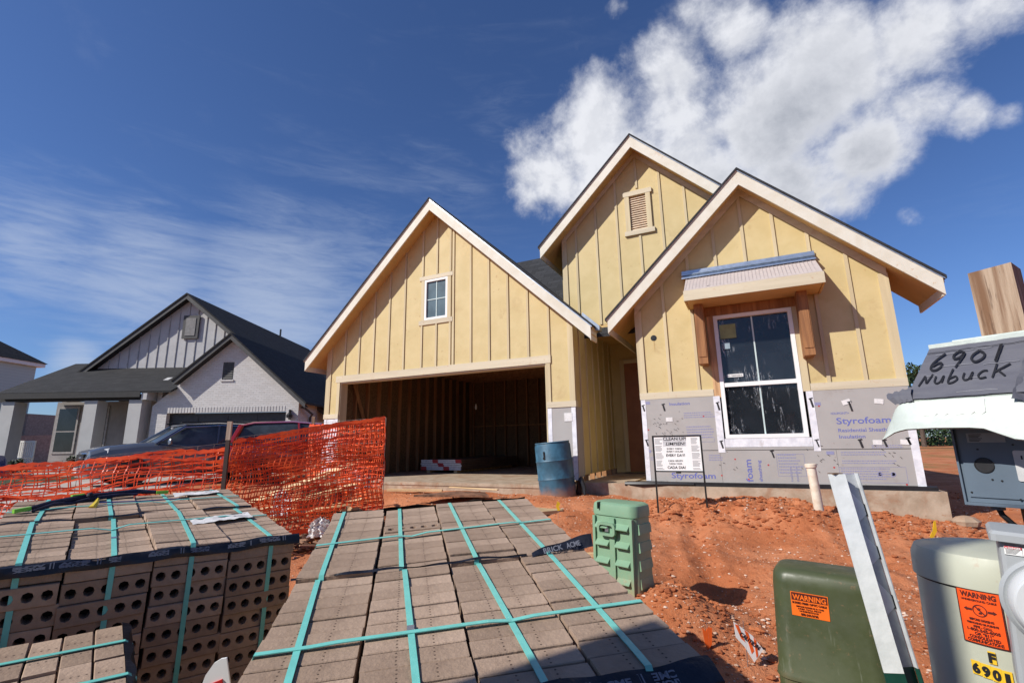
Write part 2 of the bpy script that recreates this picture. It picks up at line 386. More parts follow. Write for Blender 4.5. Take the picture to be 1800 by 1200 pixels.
nx, ny = len(gx), len(gy)
me = bpy.data.meshes.new('ground'); me.vertices.add(nx*ny)
me.vertices.foreach_set('co', np.stack([XX, YY, ZZ], -1).astype('f').ravel())
i0 = (np.arange(ny-1)[:, None]*nx+np.arange(nx-1)[None]).ravel()
q = np.stack([i0, i0+1, i0+nx+1, i0+nx], -1).astype('i')
me.loops.add(q.size); me.loops.foreach_set('vertex_index', q.ravel()); me.polygons.add(len(q))
me.polygons.foreach_set('loop_start', np.arange(0, q.size, 4)); me.polygons.foreach_set('loop_total', np.full(len(q), 4))
me.update(calc_edges=True); me.polygons.foreach_set('use_smooth', [True]*len(q)); me.materials.append(mg)
gr = bpy.data.objects.new('ground', me); C.objects.link(gr); gr['kind'] = 'structure'
def G(x, y): return float(gz(x, y))
def GC(x, d):
    p = c2w(x, d, 0); return G(p.x, p.y)

# scattered stones and clods, joined
def scatter(name, n, sizes, m, seed, region, squash=.7):
    rng = random.Random(seed); mb_ = MB()
    base = [(.5, .1, .82), (-.15, .5, .86), (-.5, -.2, .8), (.12, -.5, .84)]+[(math.cos(k*1.047)*.98, math.sin(k*1.047)*.98, .12) for k in range(6)]+[(math.cos(k*1.57+.4)*.5, math.sin(k*1.57+.4)*.5, -.7) for k in range(4)]
    fs = [(0, 1, 2), (0, 2, 3), (4, 5, 0), (5, 1, 0), (5, 6, 1), (6, 7, 1), (7, 2, 1), (7, 8, 2), (8, 3, 2), (8, 9, 3), (9, 0, 3), (9, 4, 0), (5, 4, 10), (6, 5, 10), (7, 6, 11), (8, 7, 12), (9, 8, 12), (4, 9, 13), (13, 10, 4), (10, 11, 6), (11, 12, 7), (12, 13, 9)]
    for _ in range(n):
        x, y = region(rng)
        if -8.5 < x < 2.1 and y > 7.75: continue
        s = rng.uniform(*sizes)*(1+2*rng.random()**6); z = G(x, y)
        a = rng.uniform(0, 6.28); ca, sa = math.cos(a), math.sin(a)
        vs = []
        for p in base:
            k = s*rng.uniform(.65, 1.2); vs.append((x+(p[0]*ca-p[1]*sa)*k*1.2, y+(p[0]*sa+p[1]*ca)*k*.9, z+s*.25+p[2]*k*squash))
        mb_.add(vs, fs)
    o = mb_.build(name, m, kind='stuff'); return o
def reg(rng):
    d = 2.2+6.5*rng.random()**.8; x = rng.uniform(.2 if d < 4 else -1.5, .95)*d*1.02 if rng.random() < .9 else rng.uniform(-.3, 1.1)*d
    p = c2w(x, d, 0); return p.x, p.y
gravel = mat('pale_gravel', (.60, .46, .36), .85, .3, 2, world_coords=True, col2=(.42, .24, .15))
clodm = mat('dirt_clod', (.42, .14, .052), .95, .2, 5, .6, 80, world_coords=True, col2=(.28, .08, .03))
tag(scatter('gravel', 9000, (.0025, .0075), gravel, 3, reg), 'pale gravel bits strewn over the red dirt yard', 'gravel')
tag(scatter('dirt_clods', 4200, (.003, .012), clodm, 4, reg), 'lumps of red dirt strewn over the yard', 'dirt')
def reg2(rng):
    x = rng.uniform(-1.3, 2.2); return x, rng.uniform(6.2, 7.6)
tag(scatter('spoil_clods', 1500, (.006, .020), clodm, 5, reg2), 'bigger red dirt lumps heaped against the house slab', 'dirt')
def reg3(rng):
    p = c2w(rng.gauss(1.15, .3), rng.gauss(3.6, .25), 0); return p.x, p.y
tag(scatter('mound_clods', 500, (.004, .014), clodm, 6, reg3), 'red dirt lumps heaped beside the green pedestal', 'dirt')

# ------------------------------------------------------------------ the house under construction
house = thing('house', 'unfinished yellow sheathed house with three gables and an open garage', 'house', (-2.6, 7.85, -.62))
SL = -.62
def wline(poly_z, x): return poly_z(x)
def siding(Yw, xs, zb, zt, holes, th=.10, name='siding_panel', m=None):
    xs = sorted(set([round(x, 4) for x in xs] + [round(h[i], 4) for h in holes for i in (0, 1) if xs[0] < h[i] < xs[-1]]))
    for x0, x1 in zip(xs[:-1], xs[1:]):
        if x1-x0 < .004: continue
        xm = (x0+x1)/2; segs = [(zb, None)]
        hs = sorted([h for h in holes if h[0]-1e-4 <= x0 and h[1]+1e-4 >= x1], key=lambda h: h[2])
        out = []; cur = zb
        for h in hs:
            if h[2] > cur+.01: out.append((cur, h[2]))
            cur = h[3]
        out.append((cur, None))
        for a, b_ in out:
            if b_ is None:
                if min(zt(x0), zt(x1)) <= a+.005 and max(zt(x0), zt(x1)) <= a+.02: continue
                poly = [(x0, a), (x1, a), (x1, max(a+.002, zt(x1))), (x0, max(a+.002, zt(x0)))]
            else: poly = [(x0, a), (x1, a), (x1, b_), (x0, b_)]
            MB().prism(poly, Yw, Yw+th).build(name, m or sheath, house)
def battens(Yw, items, wd=.042, th=.020):
    for x, z0, z1 in items:
        if isinstance(z1, tuple): zl, zr = z1
        else: zl = zr = z1
        MB().prism([(x-wd/2, z0), (x+wd/2, z0), (x+wd/2, zr), (x-wd/2, zl)], Yw-th, Yw-.0).build('batten', trimz, house)
def tbox(x0, x1, y0, y1, z0, z1, name='trim_board', m=None, parent=None):
    return MB().box(x0, x1, y0, y1, z0, z1).build(name, m or trim, parent or house)
def gable_roof(xa, za, half, slope, yf, yb, m=shing, soffit_from=None, fh=.235, left_end=None, right_half=None, rcut=None):
    rh = right_half or half
    for sgn, hf_ in ((-1, half), (1, rh)):
        zt = lambda d: za-slope*d
        # rake board
        poly = [(xa, za), (xa+sgn*hf_, zt(hf_)), (xa+sgn*hf_, zt(hf_)-fh), (xa, za-fh)]
        if sgn > 0: poly = poly[::-1]
        MB().prism(poly, yf, yf+.03).build('rake_board', fasc, house)
        # soffit under the overhang and deck above
        poly = [(xa, za-.13), (xa+sgn*hf_, zt(hf_)-.13), (xa+sgn*hf_, zt(hf_)-.16), (xa, za-.16)]
        if sgn > 0: poly = poly[::-1]
        MB().prism(poly, yf+.032, (soffit_from or yf+.5)).build('soffit', soff, house)
        poly = [(xa+sgn*(hf_-.48), zt(hf_-.48)-.13), (xa+sgn*hf_, zt(hf_)-.13), (xa+sgn*hf_, zt(hf_)-.16), (xa+sgn*(hf_-.48), zt(hf_-.48)-.16)]
        if sgn > 0: poly = poly[::-1]
        ye = rcut[0] if (rcut and sgn > 0) else yb
        MB().prism(poly, (soffit_from or yf+.5)+.001, ye).build('eave_soffit', soff, house)
        poly = [(xa, za+.002), (xa+sgn*(hf_+.02), zt(hf_+.02)+.002), (xa+sgn*(hf_+.02), zt(hf_+.02)-.05), (xa, za-.05)]
        if sgn > 0: poly = poly[::-1]
        md = MB().prism(poly, yf+.034, ye)
        if ye < yb:
            hc = rcut[1]; md.prism([(xa, za+.002), (xa+hc, zt(hc)+.002), (xa+hc, zt(hc)-.05), (xa, za-.05)][::-1], ye, yb)
        md.build('roof_deck', soff, house)
        # shingles, slightly proud
        mb_ = MB(); o = .025; poly = [(xa, za+.045), (xa+sgn*(hf_+.035), zt(hf_+.035)+.045), (xa+sgn*(hf_+.035), zt(hf_+.035)+.006), (xa, za+.006)]
        if sgn > 0: poly = poly[::-1]
        mb_.prism(poly, yf-o, ye)
        if ye < yb: mb_.prism([(xa, za+.045), (xa+hc, zt(hc)+.045), (xa+hc, zt(hc)+.006), (xa, za+.006)][::-1], ye, yb)
        ob = mb_.build('shingle_roof', m, house); uvproj(ob, sgn)
        # metal drip edge under the shingles
        poly = [(xa, za+.006), (xa+sgn*(hf_+.025), zt(hf_+.025)+.006), (xa+sgn*(hf_+.025), zt(hf_+.025)-.014), (xa, za-.014)]
        if sgn > 0: poly = poly[::-1]
        MB().prism(poly, yf-.012, yf-.001).build('drip_edge', fasc if sgn < 0 else galv, house)
        # eave fascia along the side and closed soffit return
        xe = xa+sgn*hf_; ze = zt(hf_)
        x0, x1 = sorted((xe-sgn*.025, xe-sgn*.001))
        tbox(x0, x1, yf+.036, ye, ze-.24, ze-.012, 'eave_fascia', fasc)
def uvproj(ob, sgn=0, along='y'):
    me = ob.data; uv = me.uv_layers.new(name='UVMap')
    for p in me.polygons:
        for li in p.loop_indices:
            co = me.vertices[me.loops[li].vertex_index].co
            uv.data[li].uv = ((co.y, co.z*1.45) if along == 'y' else (co.x, co.z*1.41))
# --- garage gable
GY = 7.85; gx0, gx1 = -8.44, -2.63; gap_x = -5.50; gza = 5.00; gsl = .94; ghalf = 3.30
gzt = lambda x: gza-.15-gsl*abs(x-gap_x)
op = (-8.03, -3.145, -2, 1.38)                 # garage opening
gw = (-5.80, -5.235, 2.51, 3.37)               # gable window opening
bx = [gap_x+.405*k for k in range(-7, 8)]
bx = [x for x in bx if gx0+.1 < x < gx1-.1]
siding(GY, [gx0]+[gap_x]+[x for x in bx]+[gx1], .58, gzt, [op, gw])
its = []
for x in bx:
    top = (gzt(x-.021), gzt(x+.021))
    if op[0]-.1 < x < op[1]+.1: lo = 1.53
    else: lo = .70
    if gw[0]-.15 < x < gw[1]+.1:
        continue
    its.append((x, lo, top))
its += [(-5.86, 1.53, 2.41), (-5.50, 1.53, 2.41), (-5.17, 1.53, 2.41), (-5.86, 3.47, (gzt(-5.88), gzt(-5.84))), (-5.50, 3.47, (gzt(-5.52)-.0, gzt(-5.48))), (-5.17, 3.47, (gzt(-5.19), gzt(-5.15)))]
battens(GY, its)
for sgn in (-1, 1):                            # raked frieze is thin here: corner boards instead
    xc = gx0 if sgn < 0 else gx1
    x0, x1 = sorted((xc-sgn*.09, xc+sgn*.012)); tbox(x0, x1, GY-.022, GY+.05, .70, gzt(xc-sgn*.09)-.0, 'corner_board', trimz)
    xj = op[0] if sgn < 0 else op[1]
    x0, x1 = sorted((xj, xj+sgn*.085)); tbox(x0, x1, GY-.021, GY+.10, .70, 1.38, 'opening_trim', trimz)
    tbox(*sorted((xj-sgn*.02, xj-sgn*.0)), GY+.002, GY+.20, SL-.05, 1.38, 'jamb_board', trimz)
    x0, x1 = sorted((xj+sgn*.003, xc+sgn*.02)); tbox(x0, x1, GY-.028, GY+.10, .60, .70, 'skirt_board', trim)
    # grey foam at the foot of each pier
    x0, x1 = sorted((xj+sgn*.012, xc)); f_ = tbox(x0, x1, GY-.012, GY+.10, SL+.02, .598, 'foam_board', foam if sgn > 0 else wtape)
    for a in (x0, x1-.07): tbox(a, a+.075, GY-.017, GY-.0125, SL+.02, .597, 'flashing_tape', wtape)
tbox(gx1-.20, gx1-.06, GY-.022, GY-.013, .36, .50, 'paper_patch', paperm)
tbox(op[0]-.12, op[1]+.10, GY-.026, GY-.001, 1.385, 1.53, 'header_trim', trim)
tbox(op[0], op[1], GY+.0, GY+.20, 1.36, 1.383, 'header_soffit', trim)
gable_roof(gap_x, gza, ghalf, gsl, 7.52, 14.2, soffit_from=GY-.001, rcut=(GY+.02, 2.90))
# gable window
wf = MB(); a, b_, c_, d_ = gw
def window(a, b_, c_, d_, Y, fw_, vert, horz, glassm, trimw=.09, name='window', headx=.06):
    W_ = MB().box(a, b_, Y-.02, Y+.05, c_, c_+fw_).box(a, b_, Y-.02, Y+.05, d_-fw_, d_).box(a, a+fw_, Y-.02, Y+.05, c_+fw_, d_-fw_).box(b_-fw_, b_, Y-.02, Y+.05, c_+fw_, d_-fw_).build(name, white, house)
    MB().box(a+fw_, b_-fw_, Y+.015, Y+.03, c_+fw_, d_-fw_).build('pane', glassm, W_)
    for x in vert: MB().box(x-.009, x+.009, Y+.006, Y+.0145, c_+fw_, d_-fw_).build('muntin', MATS['pale_muntin'], W_)
    for z in horz: MB().box(a+fw_, b_-fw_, Y+.004, Y+.0135, z-.009, z+.009).build('muntin', MATS['pale_muntin'], W_)
    return W_
mat('pale_muntin', (.55, .66, .64), .4, .05)
window(a, b_, c_, d_, GY, .045, [(a+b_)/2], [(c_+d_)/2], glassb)
tbox(a-.085, a-.003, GY-.022, GY-.001, c_-.003, d_+.0, 'window_trim', trimz); tbox(b_+.003, b_+.085, GY-.022, GY-.001, c_-.003, d_, 'window_trim', trimz)
tbox(a-.13, b_+.13, GY-.026, GY-.001, d_+.003, d_+.09, 'window_trim'); tbox(a-.13, b_+.13, GY-.026, GY-.001, c_-.10, c_-.005, 'window_trim')
# flashing kick-out at the right eave
fl = MB().prism([(-2.42, 2.12), (-2.17, 1.90), (-2.12, 1.93), (-2.40, 2.20)], 7.75, 7.95)
fl.build('kickout_flashing', galv, house)
MB().box(-2.22, -2.10, 7.70, 7.86, 1.84, 1.92).build('kickout_flashing', galv, house)
# garage slab and interior
tbox(gx0-.02, gx1+.02, 7.60, 14.0, -1.4, -.665, 'garage_slab', conc)
tbox(gx0-.022, gx1+.021, 7.585, 7.5995, -.72, -.675, 'slab_lip', conc)
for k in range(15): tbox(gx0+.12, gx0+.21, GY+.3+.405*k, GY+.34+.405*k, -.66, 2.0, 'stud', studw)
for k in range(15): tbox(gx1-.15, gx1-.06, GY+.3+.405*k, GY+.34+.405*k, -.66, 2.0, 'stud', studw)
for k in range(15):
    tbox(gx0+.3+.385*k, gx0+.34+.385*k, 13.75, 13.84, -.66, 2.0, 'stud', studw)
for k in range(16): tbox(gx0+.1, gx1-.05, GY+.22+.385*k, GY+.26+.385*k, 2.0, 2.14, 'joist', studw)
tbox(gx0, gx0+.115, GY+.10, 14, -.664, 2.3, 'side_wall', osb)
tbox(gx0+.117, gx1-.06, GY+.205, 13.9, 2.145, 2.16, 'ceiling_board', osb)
# back wall with two narrow gaps
bw = [(gx0+.117, -7.02+2.0-.02)]
xs_ = [gx0+.117, -4.61, -4.585, -4.17, -4.14, gx1-.14]
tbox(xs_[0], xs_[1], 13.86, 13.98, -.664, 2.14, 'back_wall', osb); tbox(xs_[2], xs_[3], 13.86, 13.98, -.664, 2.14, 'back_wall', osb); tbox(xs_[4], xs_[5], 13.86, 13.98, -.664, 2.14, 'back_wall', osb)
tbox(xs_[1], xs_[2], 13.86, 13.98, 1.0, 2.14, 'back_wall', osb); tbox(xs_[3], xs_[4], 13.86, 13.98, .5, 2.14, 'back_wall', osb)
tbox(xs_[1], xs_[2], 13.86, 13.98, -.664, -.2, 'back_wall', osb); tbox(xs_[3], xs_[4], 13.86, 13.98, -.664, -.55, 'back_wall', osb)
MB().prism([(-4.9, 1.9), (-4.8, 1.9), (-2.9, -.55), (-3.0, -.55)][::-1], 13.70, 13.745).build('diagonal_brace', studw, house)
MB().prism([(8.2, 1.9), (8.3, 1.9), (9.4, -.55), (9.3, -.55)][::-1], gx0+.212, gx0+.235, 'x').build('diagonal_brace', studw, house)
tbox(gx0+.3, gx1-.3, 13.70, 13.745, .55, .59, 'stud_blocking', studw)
# garage right wall facing the entry
tbox(gx1-.055, gx1-.002, GY+.101, 14.0, SL+.08, 2.3, 'side_wall', sheath)
for k in range(7): MB().box(gx1-.001, gx1+.02, GY+.30+.405*k, GY+.342+.405*k, SL+.1, 2.15).build('batten', trimz, house)
MB().box(gx1-.001, gx1+.012, GY+.0, GY+.30, SL+.06, .598).build('foam_board', foam, house)
# --- tall gable over the entry
TY = 8.70; tax, tza, tsl, thalf = -1.49, 5.71, .985, 1.91
tzt = lambda x: tza-.15-tsl*abs(x-tax)
tx0 = -3.04; tbx = [tax-.42*k for k in range(-4, 4)]
vt = (-1.645, -1.335, 3.92, 4.63)
siding(TY, [tx0]+[tax]+tbx+[.2], 2.18, tzt, [vt])
its = []
for x in tbx:
    if abs(x-tax) < .01: its += [(x, 4.78, (tzt(x-.021), tzt(x+.021))), (x, 2.25 if False else 2.18, 3.80)]
    else: its.append((x, 2.18, (tzt(x-.021), tzt(x+.021))))
battens(TY, [i for i in its if tx0 < i[0] < .2])
MB().prism([(tx0-.01, 2.18), (tx0+.09, 2.18), (tx0+.09, tzt(tx0+.09)), (tx0-.01, tzt(tx0-.01))], TY-.022, TY-.0).build('corner_board', trimz, house)
for sgn in (-1, 1):
    e = (tax-tx0) if sgn < 0 else 1.7
    p = [(tax, tza-.15), (tax+sgn*e, tza-.15-tsl*e), (tax+sgn*e, tza-.27-tsl*e), (tax, tza-.27)]
    if sgn > 0: p = p[::-1]
    MB().prism(p, TY-.026, TY-.0225).build('frieze_board', trim, house)
tbox(tx0, .2, TY, 11.0, 2.10, 2.178, 'porch_ceiling', soff)
tbox(tx0-.06, tx0, TY+.101, 10.5, 2.1, 3.9, 'side_wall', sheath)
gable_roof(tax, tza, thalf, tsl, 8.36, 13.5, soffit_from=TY-.001)
# gable vent: frame > slats
a, b_, c_, d_ = vt
vent = MB().box(a, b_, TY+.03, TY+.05, c_, d_).build('gable_vent', mat('vent_back', (.60, .42, .28), .8), house)
for s_ in ((a-.09, a, c_-.0, d_), (b_, b_+.09, c_, d_)): tbox(s_[0], s_[1], TY-.04, TY+.0, s_[2], s_[3], 'vent_trim', trimz, vent)
tbox(a-.11, b_+.12, TY-.044, TY-.0, d_+.002, d_+.095, 'vent_trim', trim, vent); tbox(a-.12, b_+.13, TY-.044, TY-.0, c_-.095, c_-.002, 'vent_trim', trim, vent)
ventw = mat('vent_slat', (.80, .64, .46), .7, .1, 8)
for k in range(15):
    z = c_+.010+k*(d_-c_-.02)/15
    MB().prism([(TY-.014, z), (TY-.010, z-.004), (TY+.026, z+.034), (TY+.020, z+.040)], a+.003, b_-.003, 'x').build('slat', ventw, vent)
# --- entry recess
tbox(gx1+.001, -1.40, 10.40, 10.5, SL, 2.099, 'entry_wall', sheath)
dr = tbox(-2.33, -1.46, 10.355, 10.399, SL+.02, 1.66, 'front_door', mat('brown_door', (.33, .13, .055), .5, .1, 4))
tbox(-2.42, -2.33, 10.34, 10.398, SL+.02, 1.75, 'door_trim', trimz); tbox(-2.33, -1.44, 10.34, 10.398, 1.66, 1.75, 'door_trim', trim)
for k in range(2): tbox(-2.18+.35*k, -1.93+.35*k, 10.348, 10.3545, -.35, 1.4, 'door_panel', MATS['brown_door'], dr)
# --- right wing
WY = 7.90; wx0, wx1 = -1.535, 1.895; wax, wza, wsl, whalf = .225, 4.06, .972, 2.15
wzt = lambda x: wza-.15-wsl*abs(x-wax)
wn = (-.345, .715, .025, 1.885)
wbx = [.20-.4225*k for k in range(-3, 5)]
wbx = [x for x in wbx if wx0+.1 < x < wx1-.1]
siding(WY, [wx0, wax]+wbx+[wx1], .655, wzt, [wn])
its = []
for x in wbx:
    tp = (wzt(x-.021)-.0, wzt(x+.021))
    if wn[0]-.12 < x < wn[1]+.12: its.append((x, 2.62, tp))
    else: its.append((x, .76, tp))
battens(WY, its, .045)
for sgn in (-1, 1):
    e = (wax-wx0) if sgn < 0 else (wx1-wax)
    p = [(wax, wza-.15), (wax+sgn*e, wza-.15-wsl*e), (wax+sgn*e, wza-.285-wsl*e), (wax, wza-.285)]
    if sgn > 0: p = p[::-1]
    MB().prism(p, WY-.028, WY-.021).build('frieze_board', trim, house)
    xc = wx0 if sgn < 0 else wx1
    x0, x1 = sorted((xc-sgn*.10, xc+sgn*.012)); tbox(x0, x1, WY-.023, WY+.0, .76, wzt(xc)-.08, 'corner_board', trimz)
tbox(wx0-.012, wn[0]-.10, WY-.032, WY+.0, .655, .76, 'skirt_board', trim); tbox(wn[1]+.10, wx1+.012, WY-.032, WY+.0, .655, .76, 'skirt_board', trim)
tbox(wx0, wx0+.10, WY+.101, 10.4, SL, 2.2, 'side_wall', sheath); tbox(wx1-.10, wx1, WY+.101, 15.9, SL, 2.27, 'side_wall', sheath)
gable_roof(wax, wza, whalf, wsl, 7.57, 13.0, soffit_from=WY-.001, rcut=(8.55, 1.74))
# big window, two sashes
W_ = MB(); fwid = .055; a, b_, c_, d_ = wn
W_ = MB().box(a, b_, WY-.03, WY+.06, c_, c_+fwid).box(a, b_, WY-.03, WY+.06, d_-fwid, d_).box(a, a+fwid, WY-.03, WY+.06, c_+fwid, d_-fwid).box(b_-fwid, b_, WY-.03, WY+.06, c_+fwid, d_-fwid).build('window', white, house)
zm = .81; xm = (a+b_)/2
MB().box(a+fwid, b_-fwid, WY-.02, WY+.05, zm-.03, zm+.03).build('meeting_rail', white, W_)
MB().box(a+fwid, b_-fwid, WY+.03, WY+.036, zm+.03, d_-fwid).build('pane', glassd, W_); MB().box(a+fwid, b_-fwid, WY+.03, WY+.036, c_+fwid, zm-.03).build('pane', glassd, W_)
for z0, z1 in ((zm+.03, d_-fwid), (c_+fwid, zm-.03)): MB().box(xm-.010, xm+.010, WY+.022, WY+.0295, z0, z1).build('muntin', MATS['pale_muntin'], W_)
def film(x0, x1, z0, z1, Y, seed):
    rng = np.random.RandomState(seed); n = 26; mb_ = MB(); vs = []
    for j in range(n+1):
        for i in range(n+1):
            x = x0+(x1-x0)*i/n; z = z0+(z1-z0)*j/n
            vs.append((x, Y+.006*float(vnoise(np.array(x*14.), np.array(z*5.), seed)), z))
    mb_.add(vs, [(j*(n+1)+i, j*(n+1)+i+1, (j+1)*(n+1)+i+1, (j+1)*(n+1)+i) for j in range(n) for i in range(n)])
    mb_.build('plastic_film', mfilm, W_, smooth=True)
film(a+fwid, b_-fwid, zm+.03, d_-fwid, WY+.014, 3); film(a+fwid, b_-fwid, c_+fwid, zm-.03, WY+.014, 9)
MB().box(a+.075, a+.30, WY+.0075, WY+.010, 1.52, 1.74).build('energy_sticker', mat('yellow_sticker', (.30, .33, .13), .5), W_)
MB().box(a+.105, a+.195, WY+.0075, WY+.010, 1.36, 1.46).build('small_sticker', mat('pale_sticker', (.30, .40, .46), .5), W_)
MB().box(a+.11, a+.33, WY+.0075, WY+.010, .925, .97).build('notice_strip', white, W_)
lettering('NO TRESPASSING', .028, frame((a+.115, WY+.0070, .936), (1, 0, 0), (0, 0, 1)), blackink, W_, .0006, .205)
# brown side casings, head board and white sill flashing
tbox(wn[0]-.095, wn[0]-.003, WY-.024, WY-.0, .63, 1.98, 'window_casing', wood('mottled_casing', (.58, .36, .19), (.38, .21, .10), 16, 2))
tbox(wn[1]+.003, wn[1]+.095, WY-.024, WY-.0, .655, 1.98, 'window_casing', trimz)
tbox(wn[0]-.16, wn[1]+.16, WY-.028, WY-.0, 1.89, 2.03, 'window_head', cedar)
tbox(wn[0]-.02, wn[1]+.03, WY-.026, WY-.0, -.10, .022, 'sill_flashing', wtape)
# awning over the window
AY = 7.30
aw = MB().prism([(AY+.03, 2.20), (WY-.024, 2.57), (WY-.024, 2.53), (AY+.03, 2.16)], -.68, 1.09, 'x').build('awning', pinkpaper, house)
tbox(-.69, 1.10, AY, AY+.029, 2.03, 2.185, 'awning_fascia', trim, aw)
MB().prism([(AY+.031, 2.155), (WY-.03, 2.525), (WY-.03, 2.03), (AY+.031, 2.03)], -.69, -.665, 'x').build('awning_side', soff, aw); MB().prism([(AY+.031, 2.155), (WY-.03, 2.525), (WY-.03, 2.03), (AY+.031, 2.03)], 1.075, 1.10, 'x').build('awning_side', soff, aw)
tbox(-.66, 1.07, AY+.031, WY-.03, 2.035, 2.055, 'awning_soffit', soff, aw)
MB().prism([(WY-.14, 2.52), (WY-.025, 2.56), (WY-.025, 2.68), (WY-.035, 2.68), (WY-.04, 2.575), (WY-.14, 2.54)], -.74, 1.10, 'x').build('wall_flashing', galv, aw)
MB().prism([(WY-.075, 2.60), (WY-.036, 2.62), (WY-.036, 2.635), (WY-.075, 2.615)], -.742, 1.102, 'x').build('wall_flashing', galv, aw)
for k in range(36): MB().prism([(AY+.04, 2.2095), (WY-.15, 2.5135), (WY-.15, 2.5125), (AY+.04, 2.2075)], -.66+.048*k, -.657+.048*k, 'x').build('underlay_rib', mat('rib_tone', (.42, .35, .325), .8), aw)  # thin strips a little darker than the underlay
Mu = frame((-.36, AY+.10, 2.2468), (1, 0, 0), (0, .86, .53)); lettering('JAR', .13, Mu @ Matrix.Rotation(.0, 4, 'Z'), blackink, aw, .004, .19)
lettering('OU', .15, frame((.22, AY+.16, 2.285), (1, 0, .0), (0, .86, .53)), blackink, aw, .004, .26)
for x0, x1 in ((-.59, -.46), (.775, .905)):
    MB().box(x0, x1, WY-.30, WY-.03, 1.12, 2.033).box(x0+.012, x1-.012, WY-.31, WY-.30, 1.22, 1.95).build('bracket', cedar, aw)
# porthole
MB(Matrix.Translation((-1.264, WY, 1.646)) @ Matrix.Rotation(R_(90), 4, 'X')).lathe([(.048, -.001), (.048, .004), (.040, .0045)], 20).build('vent_pipe', blackm, house, True)
stroke([(-1.265, 1.60), (-1.262, 1.50), (-1.264, 1.46)], .012, frame((0, WY-.004, 0), (1, 0, 0), (0, 0, 1)), soff, house, 'drip_stain')
# foam sheathing under the wing: separate boards with open seams
def fb(x0, x1, z0, z1): return tbox(x0, x1, WY-.030, WY+.10, z0, z1, 'foam_board', foam)
zs = -.142
fb(wx0, wn[0]-.022, zs+.003, .652); f2 = fb(wx0, wn[0]-.10, -.60, zs-.002); f3 = fb(wn[0]-.097, 1.0, -.60, zs-.002)
f4 = fb(wn[1]+.033, wx1, zs+.003, .652); f5 = fb(1.003, wx1, -.60, zs-.002); f6 = fb(wn[0]-.019, wn[1]+.03, zs+.003, -.103)
f1 = f2
TYp = WY-.034
def tp(x0, x1, z0, z1, sk=0.0): MB().prism([(x0, z0), (x1, z0), (x1+sk, z1), (x0+sk, z1)], TYp, WY-.031).build('flashing_tape', wtape, house)
tp(wx0-.001, wx0+.07, -.59, .65); tp(wn[0]-.115, wn[0]-.022, -.175, .652); tp(wn[1]+.033, wn[1]+.115, -.165, .652); tp(wx1-.085, wx1+.001, -.605, .10)
rng = random.Random(5)
for x, z, s in ((-1.50, .52, .1), (-1.485, -.02, .1), (-1.19, .52, .11), (-.40, .50, .12), (-.405, -.06, .11), (.80, .49, .13), (.80, -.06, .1), (1.24, .42, .13), (1.29, -.07, .11), (1.55, -.07, .09), (1.80, -.05, .09), (.24, -.2, .1)):
    stroke([(x-.012, z+s/2), (x, z), (x+.012, z-s/2)], .022*rng.uniform(.8, 1.2), frame((0, TYp-.002, 0), (1, 0, 0), (0, 0, 1)), smear, house, 'adhesive_smear')
    stroke([(x-.03, z+s/2-.01), (x+.02, z+s/2)], .014, frame((0, TYp-.0025, 0), (1, 0, 0), (0, 0, 1)), smear, house, 'adhesive_smear')
for k in range(64):
    cx, cz = rng.choice([(-1.3, .3), (-1.05, .35), (-1.2, .12), (-.37, -.35), (1.52, -.2), (.70, -.25), (-1.25, .15), (-1.0, .2), (.86, -.3)])
    x = cx+rng.gauss(0, .09); z = cz+rng.gauss(0, .09); x = min(max(x, wx0+.05), wx1-.05)
    if wn[0]-.02 < x < wn[1] and z > -.12: continue
    stroke([(x, z), (x+rng.uniform(.012, .03), z-rng.uniform(.0, .03))], .0055, frame((0, TYp-.0015, 0), (1, 0, 0), (0, 0, 1)), smear, house, 'scratch_mark')
for x, z in ((1.20, .48), (1.56, .47), (1.47, -.06), (1.76, -.06), (-1.12, .33)):
    MB(Matrix.Translation((x, TYp-.001, z)) @ Matrix.Rotation(rng.uniform(-.3, .3), 4, 'Y')).box(-.05, .05, -.001, .0, -.032, .032).build('paper_patch', paperm, house)
FF = lambda x, z, r=0: frame((x, WY-.0312, z), (math.cos(r), 0, math.sin(r)), (-math.sin(r), 0, math.cos(r)))
lettering('Styrofoam', .118, FF(1.055, .190), blueink, f4, .0015, .60)
lettering('Residential Sheathing', .066, FF(1.06, .083), blueink, f4, .0006, .62)
lettering('Insulation', .064, FF(1.06, .0), blueink, f4, .0006, .29)
lettering('<DUPONT>', .042, FF(1.00, .318), blueink, f4, .0003, .21)
lettering('Insulation', .062, FF(-1.10, .545), blueink, f1, .0006, .30)
lettering('Styrofoam', .112, FF(-1.155, -.545), blueink, f1, .0015, .62)
lettering('foam', .125, FF(-.045, -.585, R_(90)), blueink, f3, .0015, .31)
lettering('sheathing', .058, FF(.075, -.575, R_(90)), blueink, f3, .0006, .29)
lettering('insulation', .04, FF(.45, -.57, R_(90)), paleink, f3, .0003, .2)
lettering('RESIDENTIAL', .03, FF(.52, -.57, R_(90)), paleink, f3, .0003, .2)
def fine(x, z, w_, h, rows, par, rot=0, m=None):
    for k in range(rows):
        ww = w_*rng.uniform(.7, 1.0); mb_ = MB(); zz = z-k*h/rows; xx = x
        while xx < x+ww:
            l = rng.uniform(.008, .03); mb_.box(xx, min(xx+l, x+ww), WY-.0314, WY-.0306, zz, zz+h/rows*.42); xx += l+.007
        mb_.build('fine_print', m or paleink, par)
fine(-.90, .41, .5, .10, 3, f1); fine(-.88, .20, .45, .2, 5, f1); fine(-.6, -.22, .2, .1, 3, f1)
fine(1.32, .045, .28, .0, 1, f4) if False else None
fine(1.40, -.105, .38, .05, 2, f4); fine(1.05, -.19, .55, .06, 2, f5); fine(1.05, -.30, .65, .06, 2, f5); fine(1.02, -.40, .68, .16, 5, f5)
